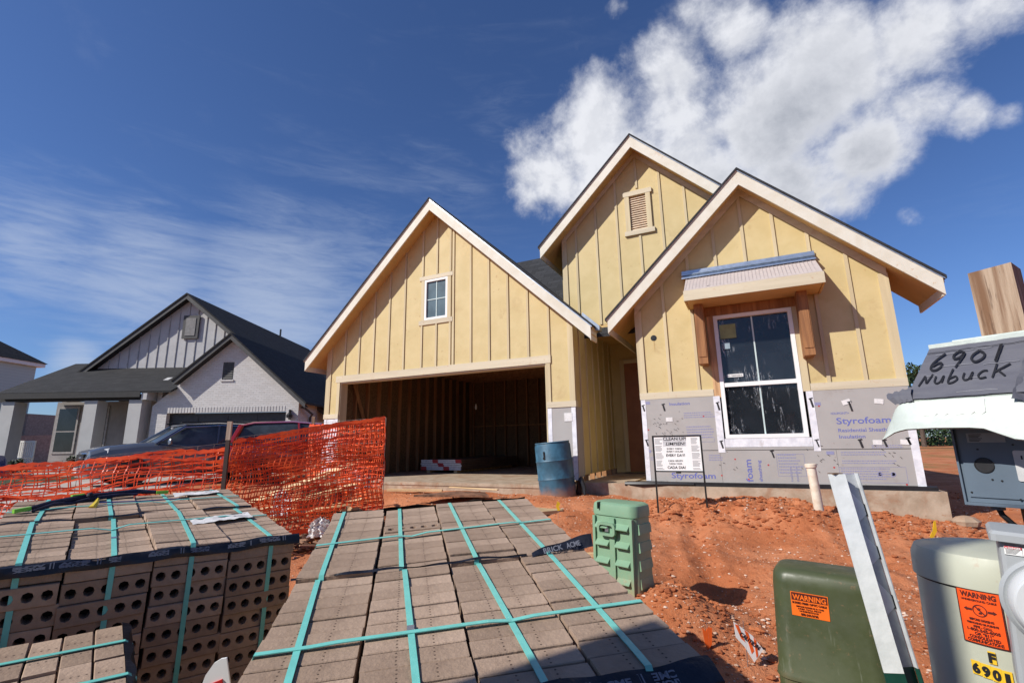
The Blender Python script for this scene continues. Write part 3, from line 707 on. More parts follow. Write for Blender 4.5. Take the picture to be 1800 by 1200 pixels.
fine(.30, -.22, .3, .28, 7, f3); fine(-1.45, -.25, .5, .06, 2, f1)
def outline(x0, x1, z0, z1, par, m=paleink):
    e = .004; MB().box(x0, x1, WY-.0316, WY-.0306, z0, z0+e).box(x0, x1, WY-.0316, WY-.0306, z1-e, z1).box(x0, x0+e, WY-.0316, WY-.0306, z0+e, z1-e).box(x1-e, x1, WY-.0316, WY-.0306, z0+e, z1-e).build('print_box', m, par)
outline(1.0, 1.72, -.57, -.37, f5); outline(.28, .62, -.50, -.20, f3); outline(-.85, -.5, -.02, .05, f1)
for x in (1.44, 1.58): MB(FF(x, -.46)).lathe([(.028, -.0), (.028, .0008), (.020, .0008), (.020, 0.0)], 14).build('print_roundel', paleink, f5)
for x, z in ((.88, .44), (-.62, .36), (-.25, -.27), (.17, -.35), (.95, -.38), (-.1, -.55), (1.05, -.585), (1.7, -.585), (-.45, -.5), (-1.45, .18)):
    MB(FF(x, z)).lathe([(.012, 0), (.012, .0008), (.001, .0009)], 8).build('red_print_dot', redink, f3)
for x, z in ((-1.44, .60), (.86, .47), (.93, -.19), (-1.48, -.15)): MB(FF(x, z)).box(-.045, .045, -.022, .022, 0, .0006).build('print_block', paleink, f1)
# black membrane at the foot of the foam, and the slab with its brick ledge
MB().box(wx0-.30, wx1+.10, WY-.075, WY-.001, -.655, -.603).build('membrane', black, house)
MB().tube([(wx0-.32, WY-.08, -.64), (wx0-.05, WY-.12, -.635), (wx0+.25, WY-.10, -.63), (wx0+.7, WY-.08, -.63)], [.035, .045, .04, .02], 8).build('membrane', black, house, True)
tbox(wx0-.28, 2.06, 7.78, 15.95, -1.35, -.657, 'house_slab', conc)
tbox(gx1+.023, wx0-.282, 7.80, 10.4, -1.35, SL-.015, 'porch_slab', conc)
tbox(wx0-.2, 2.045, 7.765, 7.7795, -1.35, -.98, 'slab_foot', conc)
MB().box(wx0+.62, wn[0]+3.0, WY-.0335, WY-.0306, zs-.0025, zs+.0025).build('seam_line', blackm, house)
# --- main roof behind and body walls
mr = MB(); zr = 4.97; yr = 11.55
mr.prism([(yr-3.0, zr-3.0), (yr, zr), (yr+4.3, zr-3.2), (yr+4.3, zr-3.25), (yr, zr-.06), (yr-3.0, zr-3.06)][::-1], -5.5, -1.2, 'x')
o = mr.build('main_roof', shing, house); uvproj(o, along='x')
tbox(gx1, wx1-.1, 15.8, 15.9, SL, 2.1, 'rear_wall', sheath)
tbox(wx0+.102, wx1-.102, 10.6, 10.7, SL, 2.6, 'partition_wall', osb)
for k in range(8): tbox(wx0+.2+.41*k, wx0+.24+.41*k, 10.5, 10.59, SL, 2.5, 'stud', studw)
MB().box(-3.9, -3.84, 14.05, 14.15, 0, .1).build('vent_stub', blackm, house)
# small bare bulb seen inside
MB(Matrix.Translation((-7.0, 12.0, 1.02))).lathe([(.01, .12), (.02, .08), (.035, .03), (.03, -.02), (.005, -.05)], 12).build('hanging_bulb', white, house, True)

# wallboard bundle on the garage floor
wb = thing('wallboard_stack', 'low stack of boards with red and white ends on the garage floor', 'board stack', (-6.95, 10.25, -.664))
wend = mat('sheet_end', (.70, .68, .68), .7, .1, 20); rend = mat('sheet_end_red', (.5, .05, .05), .7, .1, 20); wtop = mat('dark_sheet_face', (.16, .11, .08), .8)
for k in range(6):
    z = -.60+k*.042; xo = random.uniform(-.02, .02)
    MB().box(-7.55+xo, -6.35+xo, 10.2, 13.4, z, z+.036).build('sheet', wtop, wb)
    for i in range(7):
        x = -7.53+xo+i*.168; MB().box(x, x+.164, 10.19, 10.1995, z, z+.036).build('end_tape', rend if (i+k//2) % 4 == 0 else wend, wb)
for x in (-7.4, -6.6): MB().box(x, x+.09, 10.25, 13.3, -.663, -.602).build('bearer', fresh, wb)

# ------------------------------------------------------------------ brick packs
def brick_mesh(holes, L=.244, T=.0705, H=.068):
    mb_ = MB(); x0, x1, y0, y1, z0, z1 = -L/2, L/2, -T/2, T/2, -H/2, H/2; c = .0022
    # chamfered box
    ring = lambda y, i: [(x0+i, y, z0+i), (x1-i, y, z0+i), (x1-i, y, z1-i), (x0+i, y, z1-i)]
    mb_.loft([ring(y0, c), ring(y0+c, 0), ring(y1-c, 0), ring(y1, c)], caps=False)
    mb_.add(ring(y1, c), [(3, 2, 1, 0)])
    if not holes: mb_.add(ring(y0, c), [(0, 1, 2, 3)])
    else:
        n = 5; w_ = (L-2*c)/n
        for k in range(n):
            a = x0+c+k*w_; b_ = a+w_; cx = (a+b_)/2; za, zb = z0+c, z1-c; hx, hz = .0158, .0168
            O = [(a, za), (cx, za), (b_, za), (b_, 0), (b_, zb), (cx, zb), (a, zb), (a, 0)]
            I = [(cx-hx*.72, -hz*.72), (cx, -hz), (cx+hx*.72, -hz*.72), (cx+hx, 0), (cx+hx*.72, hz*.72), (cx, hz), (cx-hx*.72, hz*.72), (cx-hx, 0)]
            vs = [(p[0], y0, p[1]) for p in O]+[(p[0], y0, p[1]) for p in I]+[(p[0], y0+.05, p[1]) for p in I]
            mb_.cur = 0; mb_.add(vs, [(i, (i+1) % 8, (i+1) % 8+8, i+8) for i in range(8)]+[(i+8, (i+1) % 8+8, (i+1) % 8+16, i+16) for i in range(8)])
            mb_.cur = 1; mb_.add([(p[0], y0+.049, p[1]) for p in I], [tuple(range(8))]); mb_.cur = 0
    return mb_.mesh('brick', [mb, brickhole])
def brick_mesh_topholes():
    b0 = brick_mesh(False)
    return b0
BR = brick_mesh(False); BH = brick_mesh(True)
def basis(b3, a3, o):
    b3 = Vector(b3).normalized(); a3 = Vector(a3); a3 = (a3-b3*a3.dot(b3)).normalized(); n3 = b3.cross(a3)
    Mx = Matrix(((b3.x, a3.x, n3.x, 0), (b3.y, a3.y, n3.y, 0), (b3.z, a3.z, n3.z, 0), (0, 0, 0, 1)))
    return CF @ Mx
MM = basis((.977, .211, .039), (-.214, .971, .104), 0)      # main packs: u right, v away, n up
ML = basis((.763, .646, -.009), (-.644, .761, .072), 0)     # left packs
def strap_path(v0, v1, h, top_z):
    return [(v0-.002, h), (v0-.003, top_z-.01), (v0+.004, top_z+.002)] + [(v0+(v1-v0)*k/12, top_z+.0035) for k in range(1, 12)] + [(v1-.004, top_z+.002), (v1+.003, top_z-.01), (v1+.002, h)]
def pack(label, M, h, u0, v0, rows, layers, strap_us, cross_vs, colz, seed, name='brick_pack', pitch_v=.0752, band_front=True, group='strapped packs of tan bricks', front_holes=True):
    """u0,v0: left front corner on the top plane, in the pack's own axes; bricks 4 across"""
    rng = random.Random(seed); pu = .2492; W4 = 4*pu; Dp = rows*pitch_v
    Mo = M @ Matrix.Translation((u0, v0, -h))            # origin: top-left-front corner, then lowered to the base
    H = layers*.0695
    root = thing(name, label, 'brick pack', (0, 0, 0), Mo @ Matrix.Translation((0, 0, -H)), group)
    LW = parent_world(root)
    def put(me, u, v, z, rz=0., ry=0., rx=0.):
        o = bpy.data.objects.new('brick', me); C.objects.link(o); o.parent = root
        o.location = (u, v, z); o.rotation_euler = (rx, ry, rz); return o
    for cidx in range(4):
        dz, tilt, gap = colz[cidx]
        for r in range(rows):
            u = (cidx+.5)*pu+rng.gauss(0, .0012)+gap; v = (r+.5)*pitch_v+rng.gauss(0, .0008)
            if rng.random() < .12: u += rng.gauss(0, .003); v += rng.gauss(0, .0015)
            put(BR, u, v, H-.034+dz+(rng.uniform(-.006, .003) if rng.random() < .14 else 0)+rng.gauss(0, .0013), rng.gauss(0, .005), tilt+rng.gauss(0, .004), rng.gauss(0, .012))
        if front_holes:
            for l in range(layers-1):
                u = (cidx+.5)*pu+rng.gauss(0, .0025)+gap; z = H-.034-(l+1)*.0695+dz*.8
                put(BH, u, .5*pitch_v+rng.gauss(0, .0045), z, rng.gauss(0, .006), tilt+rng.gauss(0, .003), 0)
    # lower courses behind the faces: joined, real bricks in plain form
    mb_ = MB(LW)
    for cidx in (0, 3):
        for l in range(1, layers):
            for r in range(1, rows):
                dz, tilt, gap = colz[cidx]; u = (cidx+.5)*pu+rng.gauss(0, .002)+gap; v = (r+.5)*pitch_v
                mb_.box(u-.121, u+.121, v-.0362, v+.0362, H-.034-l*.0695+dz*.8-.034, H-.034-l*.0695+dz*.8+.034)
    for cidx in (1, 2):
        for l in range(1, layers):
            dz, tilt, gap = colz[cidx]; u = (cidx+.5)*pu+gap
            for r in (rows-1,):
                v = (r+.5)*pitch_v; mb_.box(u-.121, u+.121, v-.0362, v+.0362, H-.034-l*.0695+dz*.8-.034, H-.034-l*.0695+dz*.8+.034)
    mb_.build('inner_bricks', mb, root, kind='stuff')
    MB(LW).box(.03, W4-.03, .06, Dp-.03, 0, H-.09).build('inner_core', brickhole, root, kind='stuff')
    for k, su in enumerate(strap_us):
        pts = [(0, 0)]; ci = min(3, max(0, int(su[0]/pu))); dz = colz[ci][0]
        P = [(su[0]+(su[1]-su[0])*min(max((p[0])/Dp, 0), 1), p[0], p[1]) for p in strap_path(0, Dp, 0, H+dz+.0015)]
        P = [(p[0], p[1], p[2]+(0 if i in (0, len(P)-1) else 0)) for i, p in enumerate(P)]
        so_ = MB(LW).ribbon(P, (.0165, 0, 0)).build('strap', strapm, root)
        qb = P[4+(k*3) % 5]; MB(LW).box(qb[0]-.0095, qb[0]+.0095, qb[1]-.013, qb[1]+.013, qb[2]+.0014, qb[2]+.0030).build('seal', galv, so_) if k == 1 else None
    for cv in cross_vs:
        def topz(u):
            ci = min(3, max(0, int(u/pu))); return H+colz[ci][0]
        us = [0]+[k*W4/16 for k in range(1, 16)]+[W4]
        P = [(-.003, cv[0], 0), (-.004, cv[0], H-.01)]
        for i, u in enumerate(us):
            zz = max(topz(max(0, u-.12)), topz(u), topz(min(W4-.01, u+.12)))+.0075
            P.append((u if 0 < u < W4 else (u+.001 if u == 0 else u-.001), cv[0]+(cv[1]-cv[0])*u/W4, zz))
        P += [(W4+.004, cv[1], H-.01), (W4+.003, cv[1], 0)]
        MB(LW).ribbon(P, (0, .0155, 0)).build('strap', strapm, root)
    return root, LW, H, W4, Dp
def band(root, LW, pathf, u0, u1, z_off, wdt, tilt, seed, txt=True, H=0, name='printed_band', flat=.016):
    # dark printed plastic edge band hanging over the pack's edge, slightly wavy
    rng = random.Random(seed); n = 44; rings = []; row = []
    for i in range(n+1):
        u = u0+(u1-u0)*i/n; wv = math.sin(u*17+seed)*.005+math.sin(u*41+seed*2)*.003
        top = pathf(u)+Vector((0, .004, .004+wv*.7)); 
        mid = top+Vector((0, -flat-wv, -.004)); low = mid+Vector((0, -math.sin(tilt)*wdt*.55, -math.cos(tilt)*wdt*.55)); lo2 = low+Vector((0, .004*math.sin(u*23), -wdt*.40))
        row.append([top, mid, low, lo2])
    mb_ = MB(LW); vs = [tuple(p) for r in row for p in r]
    mb_.add(vs, [(i*4+k, i*4+k+1, (i+1)*4+k+1, (i+1)*4+k) for i in range(n) for k in range(3)])
    bo = mb_.build(name, bandm, root, smooth=True)
    if txt:
        u = u0+.012; k = 0
        while u < u1-.10:
            i = int((u+.045-u0)/(u1-u0)*n); r0 = row[i]; a = r0[1]; b_ = r0[2]; du = (row[min(n, i+4)][1]-row[max(0, i-4)][1]).normalized()
            yv = (a-b_).normalized(); nrm = du.cross(yv).normalized()
            hgt = (a-b_).length; flip = k % 2
            for j, s in enumerate(('ACME', 'BRICK')):
                base = b_ + yv*(hgt*(.52 if j == 0 else .06)) + nrm*.0022
                if flip: Mx = LW @ frame(base-du*(row[i][1].x-u-.088)+yv*hgt*.40, -du, -yv)
                else: Mx = LW @ frame(base-du*(row[i][1].x-u), du, yv)
                lettering(s, hgt*.52, Mx, bandtxt, bo, .0007, .080)
            # little bracket frame between the words
            e = u+.098; p = LW @ frame(b_+nrm*.002+du*(e-row[i][1].x), du, yv)
            MB(p).box(0, .004, 0, hgt, 0, .0006).box(.009, .012, 0, hgt, 0, .0006).build('band_mark', bandtxt, bo)
            u += .122; k += 1
    return bo
# main packs
cm = [(.0, .004, -.006), (.003, -.006, .000), (-.003, .004, .003), (.002, -.003, .006)]
cm2 = [(.004, .008, -.006), (-.004, -.010, .001), (.005, .008, .004), (-.001, .006, .008)]
p1, L1, H1, W1, D1 = pack('nearest tan brick pack, strapped in teal, in the centre foreground', MM, .61, -.36, 1.02, 10, 13,
    [(.115, .065), (.375, .345), (.635, .60), (.865, .865)], [(.290, .290)], cm, 11)
p2, L2, H2, W2, D2 = pack('tan brick pack directly behind the centre foreground pack, with a brick showing its holes', MM, .602, -.36, 1.768, 12, 13,
    [(.075, .04), (.335, .315), (.595, .575), (.86, .845)], [(.34, .42)], cm2, 12)
# a brick lying on its face: holes up
for c_ in (1,):
    o = bpy.data.objects.new('brick', BH); C.objects.link(o); o.parent = p2; o['label'] = 'brick laid with its row of holes upward'
    o.location = (.2535*1.5, .51, H2-.030); o.rotation_euler = (R_(-90), 0, 0); o.scale = (1, .9, 1.05)
band(p1, L1, lambda u: Vector((u, 0, H1)), -.01, W1+.012, 0, .078, 1.12, 3)
b2 = band(p2, L2, lambda u: Vector((u, 0, H2+.004)), -.02, .78, 0, .003, 1.2, 4, txt=False, flat=.002)
# loose end of the band sticking up at the right between the packs
fl_ = []; n = 14
mb_ = MB(L1); vs = []
for i in range(n+1):
    f_ = i/n; u = W1-.20+f_*.235; yb = D1-.006+.02*math.sin(f_*3); vs += [(u, yb-.012, H1+.004+f_*.012+.004*math.sin(f_*14)), (u+.004, yb+.014, H1+.012+f_*.045+.004*math.sin(f_*9))]
mb_.add(vs, [(2*i, 2*i+2, 2*i+3, 2*i+1) for i in range(n)])
lb = mb_.build('loose_band_end', bandm, p1, smooth=True)
lettering('BRICK', .026, L1 @ frame((W1-.155, D1-.016, H1+.013), (1, .05, .1), (0, .6, .8)), bandtxt, lb, .0005, .075); lettering('ACME', .026, L1 @ frame((W1-.065, D1-.010, H1+.021), (1, .05, .1), (0, .6, .8)), bandtxt, lb, .0005, .055)
# dark torn band along the far edge of the rear pack
band(p2, L2 @ Matrix.Translation((0, D2, 0)) @ Matrix.Diagonal((1, -1, 1, 1)), lambda u: Vector((u, 0, H2+.006)), 0, W2, 0, .05, .5, 8, txt=False)
# left packs
cl_ = [(.010, .012, 0), (-.004, -.012, .001), (.012, .020, .002), (.0, -.006, .004)]
cl2 = [(.0, .006, 0), (.006, .016, .001), (-.006, -.006, .003), (.006, .008, .006)]
p3, L3, H3, W3, D3 = pack('tan brick pack at left with its dark hole side towards the camera', ML, .54, -.285, 2.31, 10, 14,
    [(.135, .105), (.38, .385), (.62, .64), (.905, .90)], [(.46, .485)], cl_, 21)
p4, L4, H4, W4_, D4 = pack('tan brick pack at far left, next to the orange netting', ML, .535, -.30, 3.075, 9, 14,
    [(.13, .13), (.39, .38), (.66, .64), (.93, .90)], [(.30, .33)], cl2, 22)
band(p3, L3, lambda u: Vector((u, 0, H3+.002)), -.02, W3+.02, 0, .036, .45, 5, flat=.008)
band(p4, L4, lambda u: Vector((u, 0, H4+.004)), -.02, W4_, 0, .004, 1.1, 6, txt=False, flat=.005)
# crumpled labels under the straps
def label_sheet(LWx, root, u, v, H, w_, d_, seed):
    mb_ = MB(LWx); nx_, ny_ = 12, 6; vs = []
    for j in range(ny_+1):
        for i in range(nx_+1):
            x = u+w_*i/nx_; y = v+d_*j/ny_+.05*i/nx_; vs.append((x, y, H+.013+.010*abs(float(vnoise(np.array(x*22.), np.array(y*30.), seed)))*2))
    mb_.add(vs, [(j*(nx_+1)+i, j*(nx_+1)+i+1, (j+1)*(nx_+1)+i+1, (j+1)*(nx_+1)+i) for j in range(ny_) for i in range(nx_)])
    o = mb_.build('crumpled_label', paperm, root, smooth=True)
    for k in range(3):
        MB(LWx).box(u+w_*.66, u+w_*(.9-.05*k), v+d_*.5+.035+k*.014, v+d_*.5+.041+k*.014, H+.0255, H+.0262).build('label_print', blackink, o)
    return o
label_sheet(L3, p3, .66, .37, H3, .26, .12, 31); label_sheet(L4, p4, .68, .42, H4, .24, .12, 32)
# spilled red chips on the left pack
mb_ = MB(L3)
for k in range(90):
    u = .60+random.gauss(0, .035); v = .35+random.gauss(0, .03); s = random.uniform(.003, .010)
    mb_.add([(u, v, H3+s), (u+s, v+s*.4, H3-.002), (u-s, v+s, H3-.002), (u-.3*s, v-s, H3-.002)], [(0, 1, 2), (0, 2, 3), (0, 3, 1)])
tag(mb_.build('clay_chips', clodm, kind='stuff'), 'red clay chips spilled on top of the left brick pack', 'clay chips')
# lower-left pack: bricks turned the other way, edges with dark plastic at the right
def pack_turned():
    M = ML; h = .74; pv = .2535; pu = .0752; nu, nv = 13, 4; layers = 10; H = layers*.0695
    root = thing('brick_pack', 'low brick pack at the bottom left corner, its bricks turned end-on', 'brick pack', (0, 0, 0), M @ Matrix.Translation((.145-nu*pu, 2.19-nv*pv, -h-H)), 'strapped packs of tan bricks')
    LW = parent_world(root); rng = random.Random(40)
    m2 = BR.copy(); m2.transform(Matrix.Rotation(R_(90), 4, 'Z'))
    for j in range(nv):
        for i in range(nu):
            o = bpy.data.objects.new('brick', BR); C.objects.link(o); o.parent = root
            o.location = ((i+.5)*pu, (j+.5)*pv+rng.gauss(0, .002), H-.034+rng.gauss(0, .0015)+(-.006 if i < nu-2 and j == nv-2 else 0)); o.rotation_euler = (0, rng.gauss(0, .01), R_(90)+rng.gauss(0, .004))
    mb_ = MB(LW)
    for l in range(1, layers):
        for i in range(nu):
            for j in (0, nv-1): mb_.box((i+.5)*pu-.0362, (i+.5)*pu+.0362, (j+.5)*pv-.121, (j+.5)*pv+.121, H-.068-l*.0695, H-l*.0695)
        for j in range(1, nv-1):
            for i in (0, nu-1): mb_.box((i+.5)*pu-.0362, (i+.5)*pu+.0362, (j+.5)*pv-.121, (j+.5)*pv+.121, H-.068-l*.0695, H-l*.0695)
    mb_.build('inner_bricks', mb, root, kind='stuff')
    Wt = nu*pu; Dt = nv*pv
    MB(LW).box(.06, Wt-.06, .06, Dt-.06, 0, H-.1).build('inner_core', brickhole, root, kind='stuff')
    for v in (Dt-.115, Dt-.36, Dt-.75):
        P = [(-.003, v, 0), (-.003, v, H)]+[(Wt*k/10, v-.004*k, H+.006) for k in range(11)]+[(Wt+.02, v-.045, H-.008), (Wt+.012, v-.045, 0)]
        MB(LW).ribbon(P, (0, .0155, 0)).build('strap', strapm, root)
    mb_ = MB(LW); vs = []; n = 24
    for i in range(n+1):
        v = Dt+.015-i*.035; wv = .006*math.sin(i*1.3); vs += [(Wt-.004, v, H+.006), (Wt+.016+wv, v, H-.002), (Wt+.028-wv, v, H-.045+wv), (Wt+.016, v, H-.062)]
    mb_.add(vs, [(4*i+k, 4*i+k+1, 4*i+4+k+1, 4*i+4+k) for i in range(n) for k in range(3)])
    mb_.build('printed_band', bandm, root, smooth=True)
pack_turned()
# folded poles with lime green ends lying across the rear left pack, a string level with yellow tip
def pc(u, v, z): return tuple(L4 @ Vector((u, v, H4+z)))
pl_ = thing('folded_camp_pole_set', 'long dark blue folded fabric poles with lime green ends on the left brick pack', 'folded poles', pc(.5, .5, .02))
navy = mat('navy_fabric', (.022, .022, .06), .7, .4, 12, .6, 30); lime = mat('lime_plastic', (.22, .60, .06), .4, .05)
P = [(.085, .30, .020), (.15, .38, .028), (.22, .46, .026), (.29, .50, .034), (.40, .56, .030), (.50, .60, .034), (.60, .58, .026)]
MB().tube([pc(*p) for p in P], [.009, .013, .016, .012, .016, .014, .010], 8).build('fabric_sleeve', navy, pl_, True)
MB().tube([pc(p[0]+.012, p[1]-.022, p[2]-.010+.006*math.sin(i*2)) for i, p in enumerate(P[:-1])], [.007, .010, .008, .012, .010, .007], 8).build('fabric_sleeve', navy, pl_, True)
MB().tube([pc(p[0]+.02, p[1]+.022, p[2]-.010) for p in P[1:]], .006, 6).build('fabric_sleeve', blackm, pl_, True)
for a, b_ in (((.030, .265, .016), (.085, .30, .020)), ((.225, .475, .040), (.275, .50, .042)), ((.60, .575, .024), (.66, .60, .020))):
    MB().tube([pc(*a), pc(*b_)], .0125, 4).build('lime_end', lime, pl_)
MB(Matrix.Translation(pc(.30, .49, .038))).lathe([(.004, .018), (.013, .013), (.018, 0), (.013, -.013), (.004, -.018)], 12).build('hub_knob', navy, pl_, True)
ls = thing('line_holder', 'yellow wedge on a blue string line over the left brick pack', 'string line', pc(.32, .30, .01))
MB().tube([pc(.335, .33, .045), pc(.33, .31, .025), pc(.315, .27, .004)], [.004, .012, .017], 6).build('wedge', mat('yellow_plastic', (.75, .55, .05), .4), ls)
MB().tube([pc(.34, .31, .026), pc(.52, .35, .014), pc(.70, .37, .012)], .0035, 5).build('string', mat('blue_cord', (.04, .07, .3), .5), ls)
# white feather banner lying between the packs
def fan(pts, M, m, name, par=None, lab=None, cat=None, th=.002):
    mb_ = MB(M).prism(pts, -th, th); return mb_.build(name, m, par) if par else solo(mb_, name, m, lab, cat)
bo = c2w(-.765, 1.32, -.625)
bn = thing('feather_sign', 'white curved plastic sign with red and black print between the brick packs', 'sign', tuple(bo))
Mb = Matrix.Translation(bo) @ CF @ Matrix.Rotation(R_(8), 4, 'X')
sc_ = 1.0
fan([(-.06, -.12), (.10, -.12), (.058, .13), (.045, .128), (.028, .118), (.008, .09), (-.005, .055), (-.012, .0)], Mb, white, 'sign_sheet', bn)
fan([(.018, .070), (.050, .082), (.058, .035), (.046, .018), (.034, .024)], Mb @ Matrix.Translation((0, -.0035, 0)), mat('banner_red', (.55, .02, .02), .5), 'red_print', bn)
for q in ([(.015, .03), (.028, .005), (.02, -.002), (.008, .012)], [(.03, .01), (.04, .012), (.036, -.01), (.028, -.008)], [(-.0, -.012), (.008, -.03), (.016, -.026), (.012, -.01)]):
    fan(q[::-1], Mb @ Matrix.Translation((0, -.0038, 0)), blackink, 'black_print', bn)

# ------------------------------------------------------------------ yard objects
# blue barrel
bl = Vector((-2.80, 7.34, G(-2.84, 7.34)-.03)); bmt = mat('blue_drum_paint', (.045, .135, .205), .5, .35, 6, .2, 40, col2=(.03, .085, .13))
t = NT(bmt.node_tree); b = bmt.node_tree.nodes['Principled BSDF']; sz = t.n('ShaderNodeSeparateXYZ', {0: t.n('ShaderNodeTexCoord').outputs['Object']}).outputs[2]
mud = t.ss(t.m('ADD', sz, t.m('MULTIPLY', t.noise(t.n('ShaderNodeTexCoord').outputs['Object'], 9, 5), .22)), .34, .10)
old = b.inputs['Base Color'].links[0].from_socket; bmt.node_tree.links.new(t.mix(mud, old, (.33, .15, .07, 1)), b.inputs['Base Color'])
brl = thing('barrel', 'dented blue steel drum with muddy foot leaning beside the garage', 'barrel', bl, Matrix.Rotation(R_(-4.5), 4, 'Y') @ Matrix.Rotation(R_(2), 4, 'X'))
BW = parent_world(brl)
pr_ = [(.270, 0), (.285, .01), (.280, .03), (.283, .28), (.292, .30), (.283, .32), (.283, .55), (.293, .57), (.283, .59), (.282, .80), (.268, .83), (.266, .845)]
MB(BW).lathe(pr_, 40).build('drum_body', bmt, brl, True)
MB(BW).lathe([(.258, .838), (.272, .838), (.278, .846), (.272, .856), (.262, .852), (.256, .845)], 40).build('rim', bmt, brl, True)
MB(BW).lathe([(.010, 0), (.02, .004)], 12, Matrix.Translation((-.05, -.283, .62)) @ Matrix.Rotation(R_(90), 4, 'X')).box(-.055, -.03, -.289, -.281, .64, .72).build('scratch_patch', blackm, brl)
MB().tube([(-2.50, 7.45, G(-2.5, 7.45)+.02), (-2.47, 7.42, G(-2.5, 7.45)+.14), (-2.43, 7.38, G(-2.5, 7.4)+.18), (-2.44, 7.36, G(-2.5, 7.4)+.02)], [.05, .03, .05, .02], 7)
sb = MB().tube([(-2.52, 7.50, G(-2.5, 7.5)), (-2.49, 7.46, G(-2.5, 7.45)+.16), (-2.45, 7.42, G(-2.5, 7.4)+.24), (-2.40, 7.40, G(-2.5, 7.4)+.12), (-2.38, 7.36, G(-2.4, 7.36)+.01)], [.05, .04, .05, .035, .02], 7)
solo(sb, 'rag', black, 'crumpled black plastic rag beside the blue barrel', 'rag', True)
# clean up sign: black frame on two legs, posters
SY = 6.60; sg = thing('site_sign', 'white clean up notice in a black wire frame stand before the house', 'sign', (-.87, SY, G(-.87, SY)))
gL = G(-1.17, SY)-.03; gR = G(-.59, SY)-.03; F_ = MB()
F_.box(-1.178, -1.158, SY-.008, SY+.008, gL, .075).box(-.590, -.570, SY-.008, SY+.008, gR, .072).box(-1.158, -.590, SY-.008, SY+.008, .056, .074).box(-1.158, -.590, SY-.008, SY+.008, -.385, -.369).build('stand_frame', blackm, sg)
sheet = MB().box(-1.157, -.591, SY-.003, SY+.003, -.3685, .0555).build('sign_panel', white, sg)
SF = lambda x, z: frame((x, SY-.0038, z), (1, 0, 0), (0, 0, 1))
MB().box(-1.045, -.76, SY-.0036, SY-.0031, -.065, .05).build('grey_panel', mat('light_grey_print', (.55, .55, .56), .6), sheet)
grayink = mat('grey_ink', (.10, .10, .11), .6)
for s_, sz_, z, x, w_, bd, sl_ in (('CLEAN UP!', .052, .012, -1.04, .285, .0012, 0), ('LIMPIEN!', .052, -.050, -1.01, .235, .0008, .25), ('EVERY CREW', .028, -.105, -1.00, .19, .0006, 0), ('EVERY HOUSE', .028, -.140, -1.005, .20, .0006, 0),
     ('EVERY DAY!', .044, -.192, -1.015, .23, .0012, 0), ('CADA GRUPO', .028, -.255, -.995, .18, .0006, 0), ('CADA CASA', .028, -.290, -.985, .16, .0006, 0), ('CADA DIA!', .046, -.343, -1.01, .22, .0012, 0)):
    lettering(s_, sz_, SF(x, z), blackink, sheet, bd, w_, slant=sl_)
rng = random.Random(2)
for cx in (-1.145, -.70):
    for k in range(30):
        if k % 7 == 6: continue
        z = .035-k*.0132; MB().box(cx, cx+rng.uniform(.06, .098), SY-.0036, SY-.0031, z-.005, z).build('small_print', grayink, sheet)
MB().box(-.91, -.85, SY-.012, SY-.0, -.40, -.386).build('clip', blackm, sg)
# pvc stub
x, y = .63, 7.0; g = G(x, y)
pv = thing('pvc_pipe', 'cream plastic pipe stub with cap standing in the dirt by the slab', 'pipe', (x, y, g), Matrix.Rotation(R_(-2.5), 4, 'Y'))
pvm = mat('cream_pvc', (.74, .66, .54), .45, .08, 10, col2=(.62, .50, .38))
PW = parent_world(pv)
MB(PW).lathe([(.052, -.15), (.052, -.335-g)], 24).build('pipe', pvm, pv, True)
MB(PW).lathe([(.054, -.34-g), (.063, -.338-g), (.065, -.325-g), (.065, -.30-g), (.05, -.292-g)], 24).build('cap', pvm, pv, True)
# flags
def stake_flag(x, y, h, pts, m, label, name='marker_flag', grp=None, rz=0.):
    g = G(x, y); r = thing(name, label, 'marker flag', (x, y, g), CF @ Matrix.Rotation(rz, 4, 'Z'), grp); Wm = parent_world(r)
    MB(Wm).tube([(0, 0, -.03), (0.005, 0, h*.5), (0, 0, h)], .0022, 5).build('wire', galv, r)
    MB(Wm).prism(pts, -.002, .002).build('flag', m, r); return r, Wm
yel = mat('yellow_flag', (.80, .50, .02), .5); orf = mat('orange_flag', (.85, .13, .02), .5)
stake_flag(-2.29, 5.96, .20, [(0, .10), (.03, .11), (.018, .15), (.035, .19), (.0, .22), (-.02, .16)], yel, 'small yellow marker flag left of the light green pedestal')
stake_flag(1.51, 6.38, .18, [(-.01, .02), (.02, .06), (.05, .10), (.055, .20), (.035, .19), (.01, .11), (-.03, .05)], yel, 'small yellow marker flag behind the beige cylinder')
stake_flag(-.366, 3.40, .15, [(-.005, .0), (.02, .03), (.03, .12), (.005, .125), (-.01, .10), (-.03, .125), (-.02, .03)], orf, 'small plain orange flag stuck in the dirt')
r_, Wm = stake_flag(-.16, 3.36, .24, [(-.055, .235), (.045, .16), (.10, .085), (.04, .02), (-.005, .10), (-.05, .15)], white, 'orange and white striped caution flag drooping over the dirt', 'caution_flag')
for pts in ([(-.05, .222), (-.03, .216), (.0, .125), (-.022, .145)], [(.002, .19), (.022, .176), (.045, .08), (.03, .065)], [(.05, .15), (.064, .132), (.066, .056), (.055, .044)]):
    MB(Wm).prism(pts[::-1], -.0034, -.0022).build('stripe', orf, r_)
lettering('CAUTION', .032, Wm @ frame((-.032, -.0042, .165), (.78, 0, -.62), (.62, 0, .78)), blackink, r_, .0006, .13)
